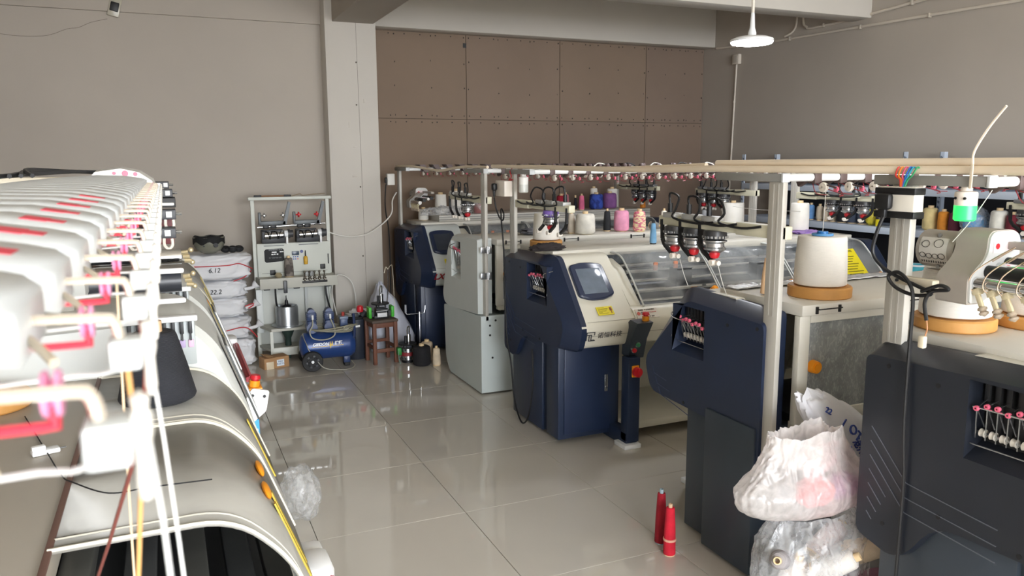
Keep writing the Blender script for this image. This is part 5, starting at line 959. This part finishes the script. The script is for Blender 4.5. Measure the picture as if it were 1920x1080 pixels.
B().tube([(-.135, -.085, .475), (-.14, -.10, .42), (-.17, -.13, .37), (-.15, -.15, .315), (-.08, -.14, .29), (.0, -.14, .295), (.055, -.13, .33), (.05, -.11, .40), (.025, -.085, .475)], .006, 8, 5).done('air_hose', M('#a3a192', .35), t)
b = B()
for k in range(4):
    pts = []
    for j in range(17): a = 2*PI*j/16+k; pts.append((.05+(.19+.012*k)*math.cos(a)-.0*k, -.03+(.09+.006*k)*math.sin(a), .352+.012*k+.012*math.sin(a*2+k)))
    b.tube(pts, .0075, 6, 2)
b.done('coiled_hose', HS, t)
B().tube([(-.23, -.05, .35), (-.22, -.10, .30), (-.205, -.14, .26), (-.185, -.15, .2), (-.12, -.17, .10), (-.05, -.19, .03), (.08, -.2, .008), (.18, -.19, .008), (.23, -.12, .02), (.21, -.06, .05)], .004, 6, 6).done('thin_hose', M('#8f8c7c', .4), t)
b = B(); b.box(.12, .19, -.05, .03, .37, .47, .008); sw = b.done('pressure_switch', M('#3f4f72', .4), t); B().box(.115, .195, -.055, .035, .45, .475, .004).done('switch_cover', M('#6d7b92', .4), sw)
b = B(); b.cyl((.165, -.06, .365), (.165, -.085, .365), .03, seg=24); gg = b.done('pressure_gauge', BLACK, t); B().cyl((.165, -.085, .365), (.165, -.088, .365), .025, seg=24).done('dial', M('#eceae2', .4), gg); B().box(.163, .167, -.0895, -.088, .362, .385, 0, None).done('needle', BLACK, gg)
B().tube([(.2, -.08, .245), (.235, -.08, .27), (.245, -.07, .35), (.245, -.05, .50)], .013, 8, 3).done('handle', M('#1f2f55', .4), t)
B().cyl((.245, -.055, .37), (.30, -.055, .375), .010, seg=10).done('outlet_tap', WHITE, t)
b = B(); b.cyl((.155, -.0, .47), (.155, -.0, .51), .014, seg=10); b.done('red_valve', M('#a2382c', .5), t)
def tank_text(body, size, x, z, sh):
    yy = -math.sqrt(max(.0, .128**2-(z-.21)**2))-.002; tilt = math.asin((z-.21)/.128)
    return text('tank_lettering', body, size, WHITE, t, Matrix.Translation((x, yy, z)) @ Matrix.Rotation(PI/2-tilt, 4, 'X'), .001, shear=sh, bold=.0012)
tank_text('GIEDON', .038, -.078, .243, .3); tank_text('捷顿', .034, .083, .247, .2)
b = B()
def tp(x, z): return (x, -math.sqrt(.128**2-(z-.21)**2)-.0015, z)
def poly(pts): b.pts([tp(x, z) for x, z in pts] + [(p[0], p[1]-.0015, p[2]) for p in [tp(x, z) for x, z in pts]], [tuple(range(len(pts))), tuple(range(len(pts), 2*len(pts)))] + [(i, (i+1) % len(pts), len(pts)+(i+1) % len(pts), len(pts)+i) for i in range(len(pts))])
poly([(-.16, .220), (.0, .222), (.0, .226), (-.16, .224)]); poly([(.03, .222), (.13, .225), (.13, .229), (.03, .226)])
poly([(.0, .222), (.012, .268), (.018, .232), (.03, .27), (.033, .224), (.02, .228), (.012, .196), (.008, .226)])
b.done('yellow_flash', M('#e6c021', .45), t)
# ---------------------------------------------------------------- stool with ball winder, bin, odds and ends
WOOD = M('#6b4332', .6, 0, .18, 12, .15, 30)
t = thing('wooden_stool', (1.81, 7.31, 0), 'small worn brown wooden stool below the green clamped machine', 'stool', None, .12)
for x in (-.10, .10):
    for y in (-.10, .10): B().box(x-.017, x+.017, y-.017, y+.017, 0, .40, .003, Matrix.Translation((x*.06, y*.06, 0))).done('leg', WOOD, t)
for y in (-.10, .10):
    B().box(-.09, .09, y-.01, y+.01, .35, .395, .002).done('apron', WOOD, t); B().box(-.09, .09, y-.01, y+.01, .11 if y < 0 else .17, .145 if y < 0 else .20, .002).done('stretcher', WOOD, t)
for x in (-.10, .10):
    B().box(x-.01, x+.01, -.09, .09, .35, .395, .002).done('apron', WOOD, t); B().box(x-.01, x+.01, -.09, .09, .14, .17, .002).done('stretcher', WOOD, t)
B().box(-.13, .13, -.13, .13, .40, .425, .005).done('seat', M('#55483f', .7, 0, .18, 10), t)
GRN = M('#3fb02f', .45, 0, .06, 8)
def ball_winder(label, x, y, z, bright, k=1.0):
    t = thing('ball_winder', (x, y, z), label, 'winder')
    if bright:
        B().box(-.07, .07, -.05, .05, 0, .03, .006).done('base', BLACK, t)
        for sx in (-1, 1): B().box(sx*.095-.028*(sx < 0), sx*.095+.028*(sx > 0), -.055, .05, .01, .115, .006).done('green_clamp', GRN, t); 
        for sx in (-1, 1): B().box(sx*.07, sx*.10, -.03, .03, .02, .07).done('clamp_jaw', DARK, t)
        B().box(-.045, .05, -.07, -.05, .02, .06, .003).done('white_plate', M('#d4d6d8', .4), t)
        b = B(); b.box(-.05, .05, -.04, .05, .03, .10, .01); b.cyl((-.05, -.045, .10), (.06, -.045, .085), .012, seg=10); b.done('motor_block', M('#2b2d30', .4, .3, .1, 9), t)
        B().cyl((-.055, -.055, .075), (.06, -.055, .08), .009, seg=10).done('silver_rod', STEEL, t)
    else:
        b = B(); b.lathe([(0, .02), (.05, .02), (.06, .03), (.06, .14), (.05, .15), (0, .15)], seg=28); b.done('motor_can', STEEL, t)
        B().lathe([(.0605, .07), (.063, .07), (.063, .105), (.0605, .105)], seg=28).done('red_label', M('#8c2f33', .5), t)
        b = B()
        for q in range(8): a = q*PI/4+.2; b.cyl((.058*math.cos(a), .058*math.sin(a), .045), (.062*math.cos(a), .062*math.sin(a), .045), .009, seg=8); b.cyl((.058*math.cos(a), .058*math.sin(a), .128), (.062*math.cos(a), .062*math.sin(a), .128), .009, seg=8)
        b.done('vent_hole', BLACK, t)
        for sx in (-1, 1): B().box(sx*.085-.02, sx*.085+.02, -.03, .03, .08, .15, .006).done('green_clamp', M('#2f8a3c', .5), t)
        B().lathe([(0, 0), (.055, 0), (.055, .022), (0, .022)], seg=20).done('base', BLACK, t)
        B().tube([(-.1, -.03, .12), (-.1, -.05, .05), (-.09, -.06, .005)], .004, 5, 3).done('lead', M('#4f7a68', .5), t)
    z0 = .115 if bright else .155
    B().lathe([(0, z0+.02), (.085, z0+.02), (.088, z0+.026), (.085, z0+.032), (0, z0+.032)], seg=28).done('winding_plate', BLACK, t)
    for a in range(3): B().cyl((.05*math.cos(a*2.1), .05*math.sin(a*2.1), z0-.02), (.05*math.cos(a*2.1), .05*math.sin(a*2.1), z0+.02), .008, seg=8).done('spacer', DARK, t)
    b = B(); b.cyl((.012, 0, z0+.03), (.012, 0, z0+.12), .016, seg=14); b.done('spindle', CHROME, t)
    b = B(); b.cyl((-.015, .01, z0+.03), (-.015, .01, z0+.10), .012, seg=10); b.cyl((.03, .012, z0+.03), (.03, .012, z0+.11), .007, seg=8); b.done('black_post', BLACK, t)
    b = B(); b.tube([(.0, -.01, z0+.10), (-.004, -.015, z0+.16), (.006, -.015, z0+.195), (.018, -.01, z0+.19), (.02, 0, z0+.13)], .007, 7, 4); b.done('flyer_hook', CHROME, t)
    return t
bw = ball_winder('black and chrome ball winder held by bright green clamps on the stool', 1.81, 7.31, .426, True)
B().tube([(.075, .03, .12), (.09, .03, .3), (.095, .03, .46)], .005, 6, 3).done('guide_rod', M('#2a211e', .5), bw)
B().tube([(.095, .03, .46), (.075, .02, .485), (.06, .0, .47), (.05, 0, .43)], .004, 5, 4).done('rod_hook', M('#cfc7b4', .4), bw); B().tube([(.095, .03, .46), (.12, .02, .50), (.135, .01, .47), (.14, 0, .2), (.14, 0, .02)], .0022, 5, 3).done('cord', M('#d5cbb5', .6), bw)
ball_winder('silver motor ball winder with a red band standing on the floor', 2.03, 7.17, 0, False)
b = B().lathe([(0, 0), (.10, 0), (.105, .01), (.12, .38), (.118, .40), (.112, .40), (.098, .02), (0, .015)], seg=28).done('dark_bin', M('#232833', .5, 0, .08, 6)); b.location = (1.62, 7.56, 0); tag(b, 'dark plastic bin between the compressor and the wooden stool', 'bin')
B().lathe([(.117, .385), (.126, .385), (.126, .40), (.117, .402)], seg=28).done('rim', M('#2b303b', .5), b)
t = thing('tool_pile', (1.63, 7.53, .40), 'dark tools and paper heaped on top of the bin', 'tools')
B().box(-.10, .10, -.09, .08, .0, .025, .004, Matrix.Rotation(.3, 4, 'Z')).done('tray', BLACK, t)
for k in range(4): B().box(-.11+.02*k, .05+.03*k, -.05+.02*k, .07, .03+.012*k, .034+.012*k, .001, Matrix.Rotation(.5-.3*k, 4, 'Z') @ Matrix.Rotation(.12*(k-1), 4, 'X')).done('paper', M('#d4d5d6', .7), t)
b = B(); b.cyl((.04, -.05, .03), (.07, -.06, .07), .03, seg=12); b.box(-.06, .0, -.09, -.04, .02, .06, .008); b.done('dark_tool', DARK, t)
B().lathe([(0, .04), (.03, .04), (.034, .06), (.03, .095), (.012, .105), (0, .105)], (.02, -.06, .03), 14).done('red_cap', RED, t)
cable('white_cable', 'white cable looping up the pillar behind the compressor', [(1.48, 7.75, .40), (1.47, 7.9, .60), (1.52, 8.0, .74), (1.60, 8.05, .76), (1.70, 8.06, .68), (1.74, 8.06, .5), (1.74, 8.06, .2)], .006, M('#d9d8d2', .5))
SHEET = M('#c3c6d2', .7, 0, .05, 6, .3, 20)
def drape(p): k = max(.0, 1-(p.z+.33)/.78); return Vector((p.x*(.10+.95*k)+.16*(1-k)*-.75, p.y*(.35+.7*k), p.z))
tag(blob('plastic_sheet', (2.03, 7.76, .335), (.30, .20, .36), SHEET, .22, 3.2, 48, 28, 31, .332, drape, None, 80, .7), 'pale bluish-white plastic sheet heaped behind the stool', 'sheet')
t = B().tube([(2.22, 7.38, .0), (2.22, 7.38, .40), (2.22, 7.38, .43)], .006, 6, 2).done('wire_stand', STEEL); tag(t, 'thin steel wire stand on the floor before the dark machine base', 'stand')
B().tube([(2.08, 7.38, .46), (2.09, 7.38, .425), (2.22, 7.38, .425), (2.27, 7.38, .43), (2.28, 7.38, .50)], .004, 6, 2).done('cross_wire', STEEL, t); B().cyl((2.08, 7.38, .44), (2.08, 7.38, .52), .010, seg=8).done('peg', M('#9fa3ab', .4), t); B().lathe([(0, 0), (.06, 0), (.06, .012), (0, .014)], (2.22, 7.38, 0), 18).done('foot', DARK, t)
cone('fat black yarn cone on the floor by the silver ball winder', 2.115, 6.99, 0, .19, .085, .082, yarn_mat('#17161a'), corner=.02)
cone('slim cream yarn cone on the floor beside the fat black one', 2.245, 6.94, 0, .165, .040, .032, yarn_mat('#dccbb0'), corner=.01)
cone('beige yarn cone on the floor, half hidden behind the black one', 2.22, 7.16, 0, .185, .06, .056, yarn_mat('#cdbaa0'), corner=.018)
# ---------------------------------------------------------------- front of the aisle: red cones, bags, black cone
cone('red yarn cone on the floor, in front of its darker twin', 2.135, 2.99, 0, .245, .030, .021, yarn_mat('#d01c34'), group=None, core=M('#d9b795', .6), coremat=None, corner=.005, tip=.018)
B().lathe([(.0285, .075), (.032, .076), (.032, .086), (.0285, .087)], (0, 0, 0), 20).done('paper_ring', M('#dba58e', .6), bpy.data.objects['yarn_cone.001'] if False else [o for o in bpy.data.objects if o.get('label', '').startswith('red yarn cone on the floor')][0])
cone('dark red yarn cone with pale blue tip standing behind the brighter red one', 2.165, 3.11, 0, .265, .030, .020, yarn_mat('#9c1226'), core=M('#9fb3bd', .5), corner=.005, tip=.02)
cone('big black yarn cone on the clouded hood in the foreground', -.06, 2.43, 1.222, .205, .105, .062, yarn_mat('#23252b', None, .2), corner=.012, core=M('#d8b488', .6), tip=.03)
cable('black_thread', 'loose black thread lying across the table and hood of the foreground machine', [(-.40, 2.47, 1.209), (-.30, 2.10, 1.21), (-.255, 1.93, 1.215), (-.225, 1.85, 1.225), (-.15, 1.75, 1.227), (-.07, 1.745, 1.228), (.05, 1.735, 1.228)], .0016, M('#1a1a1c', .8), 8, 'thread')
t = thing('white_clip', (-.31, 2.13, 1.206), 'small white plastic clip lying on the foreground machine table', 'clip', None, .3)
B().box(-.03, .03, -.014, .014, 0, .012, .003).done('body', WHITE, t); B().box(-.03, .0, -.014, .004, .012, .024, .003).done('tab', WHITE, t); B().cyl((.03, 0, .006), (.045, 0, .006), .002, seg=6).done('pin', STEEL, t)
tag(blob('clear_bag', (.56, 4.15, .14), (.11, .17, .145), PLC, .30, 1.8, 40, 24, 41, .138), 'crumpled clear plastic bag on the floor by the foreground machine', 'bag')
for lab, x, y, hx in (('brown wooden disc on the foreground machine table, under the tension arms', -.52, 2.62, '#b28a5c'), ('darker wooden disc at the back edge of the foreground machine table', -.70, 2.35, '#a67c52')):
    o = disc(lab, x, y, 1.206, .12, .04)
BX, BY = 2.31, 2.30
def bagmesh(name, prof, mat, seed, amp=.10, nu=132, parent=None, sx=1, sy=.75, lean=(0, 0)):
    b = B(); nz_ = len(prof); off = Vector((seed*2.3, seed, -seed)); z0, z1 = prof[0][1], prof[-1][1]
    pp = smooth_path([(r, 0, z) for r, z in prof], 8)
    def f(i, j):
        k = j*(len(pp)-1); p = pp[min(int(round(k)), len(pp)-1)]; a = 2*PI*i; r = p.x; z = p.z
        d = Vector((math.cos(a), math.sin(a), z*2.2))
        n = noise.noise(d*1.6+off)*.9 - abs(noise.noise(Vector((d.x*2.6, d.y*2.6, z*3))+off))*.8 - abs(noise.noise(Vector((d.x*7+z*9, d.y*7, z*5))+off))*.25 - abs(noise.noise(Vector((d.x*8+z*6+d.y*5, d.y*8-z*4, z*22-d.x*6))+off))*.34
        tt = (z-z0)/(z1-z0); r2 = r*(1+amp*n*(.5+tt))
        return (r2*sx*math.cos(a)+lean[0]*tt, r2*sy*math.sin(a)+lean[1]*tt, max(z+.02*n*tt*(1 if tt > .3 else 0), .001))
    b.grid(f, nu, len(pp), closed=True); o = b.done(name, mat, parent, 85); return o
t = bagmesh('yarn_bag', [(.02, .004), (.20, .008), (.265, .06), (.285, .2), (.28, .36), (.26, .44), (.18, .53)], PLC, 3, .10, sy=.56); t.location = (BX-.02, BY-.06, 0); tag(t, 'large clear plastic bag full of yarn cones on the floor between two machines', 'bag')
t = bagmesh('carrier_bag', [(.08, .532), (.24, .537), (.335, .575), (.345, .65), (.27, .71), (.225, .77), (.20, .82), (.18,   .875), (.175, .87), (.165, .82), (.15, .74)], PLW, 8, .13, lean=(-.045, -.02), sy=.44); t.location = (BX-.045, BY-.05, 0); tag(t, 'white translucent carrier bag lying on the clear bag of yarn cones', 'bag')
for k, (x, y, z, h, r0, r1, hx, rot) in enumerate(((-.13, -.09, .02, .2, .055, .04, '#d9c9c0', (.3, .4, 0)), (.08, -.12, .04, .2, .06, .05, '#b9b6b4', (1.2, .3, .2)), (.21, -.02, .10, .2, .055, .045, '#b07d94', (1.3, .2, 1.2)), (-.05, -.10, .24, .19, .055, .045, '#d7d2cc', (.9, .5, .4)), (.16, -.08, .28, .19, .06, .045, '#dccab2', (1.1, -.4, .9)), (-.18, .0, .30, .18, .05, .04, '#8f8a8a', (1.2, 0, -.9)), (.0, .08, .02, .2, .06, .05, '#e2dcd2', (0, 0, 0)), (-.12, .07, .10, .2, .06, .05, '#ddd3cc', (.2, .2, 0)), (.14, .09, .05, .2, .06, .05, '#e6e2da', (.1, -.2, 0)), (.05, .05, .25, .2, .06, .05, '#d8c6c4', (.3, .9, .4)))):
    nm = ['pinkish cream yarn cone low at the outer side of the clear bag', 'grey yarn cone lying low in the middle of the clear bag', 'mauve yarn cone lying low in the clear bag beside the near-black machine', 'off-white yarn cone in the upper half of the clear bag', 'sandy yarn cone in the upper half of the clear bag', 'dark grey yarn cone at the upper outer side of the clear bag', 'cream yarn cone upright at the back of the clear bag', 'rosy cream yarn cone at the back outer side of the clear bag', 'white yarn cone at the back inner side of the clear bag', 'dusty pink yarn cone high at the back of the clear bag'][k]
    cone(nm, BX-.02+x*.8, BY-.06+y*.6, z+.045, h*.9, r0*.85, r1*.85, yarn_mat(hx), rot=rot, corner=.014)
for lab, x, y, z, r, hx in (('coral pink yarn lump showing through the carrier bag', -.03, -.10, .57, .10, '#e4646e'), ('lilac yarn lump showing through the carrier bag', .15, -.07, .56, .09, '#b98cc4'), ('pale pink yarn lump under the mouth of the carrier bag', .03, .0, .68, .11, '#dbb0b4'), ('pale blue-grey yarn lump high inside the carrier bag', .0, .02, .70, .08, '#b9bdc9'), ('grey yarn lump at the outer side of the carrier bag', -.19, -.06, .58, .07, '#98989c')):
    tag(blob('yarn_lump', (BX-.045+x*.9, BY-.05+y*.6, z+.055), (r*.9, r*.6, r*.6), yarn_mat(hx), .2, 2.5, 28, 16, int(z*50)), lab, 'yarn')
b = B().tube([(BX-.02, BY-.09, .80), (BX+.01, BY-.11, .815), (BX+.03, BY-.10, .80), (BX+.005, BY-.09, .79)], .005, 6, 5).done('red_tie', RED); tag(b, 'small red tie in the mouth of the carrier bag', 'tie')
WS = M('#e3e4ea', .7, 0, .03, 6, .25, 18)
def wtw(p): k = (p.z+.45)/.9; return Vector((p.x*(1.05-.55*max(0, k-.3)) - .95*max(0, k-.55)**1.0, p.y*(1-.75*max(0, k-.4)), p.z+.05*max(0, k-.55)))
w = blob('woven_sack', (2.87, 2.43, .45), (.23, .10, .46), WS, .12, 3, 44, 30, 52, .448, wtw, None, 80, .6); tag(w, 'white woven sack with blue lettering behind the carrier bag', 'sack')
BI = M('#3a4f9c', .6)
from mathutils.bvhtree import BVHTree
bv = BVHTree.FromPolygons([v.co.copy() for v in w.data.vertices], [tuple(p.vertices) for p in w.data.polygons])
for body, size, q, rz in (('OT', 0.06, (2.607, 2.350, 0.756), -0.9), ('1', 0.05, (2.539, 2.350, 0.810), -0.8), ('沧州', 0.045, (2.634, 2.350, 0.690), -1), ('编织', 0.04, (2.588, 2.350, 0.664), -1), ('22', 0.035, (2.449, 2.350, 0.874), -0.6)):
    eye = Vector((0, 0, 1.9)) - w.location; dr = (Vector(q) - w.location - eye).normalized(); hit, nrm, _, _ = bv.ray_cast(eye, dr)
    if hit is None: continue
    ez = nrm if nrm.dot(dr) < 0 else -nrm; ex = Vector((0, 0, 1)).cross(ez).normalized(); ey = ez.cross(ex); m_ = Matrix((ex, ey, ez)).transposed().to_4x4(); m_.translation = hit + ez*.002
    text('sack_lettering', body, size, BI, w, m_ @ Matrix.Rotation(rz, 4, 'Z'), .004)
t = bagmesh('tall_clear_bag', [(.03, .01), (.15, .015), (.165, .2), (.16, .5), (.165, .8), (.15, .98), (.17, 1.05), (.14, 1.09), (.11, 1.04)], PLW, 14, .10, 56, None, 1, .8); t.location = (3.25, 2.32, 0); tag(t, 'tall half-clear plastic bag standing in the gap behind the near-black machine', 'bag')
t = thing('film_packet', (2.80, 1.62, tz), 'flat crinkled film packet lying at the edge of the near-black machine table', 'packet')
blob('film', (0, 0, .012), (.13, .05, .014), PLC, .4, 4, 28, 12, 61, .011, None, t)
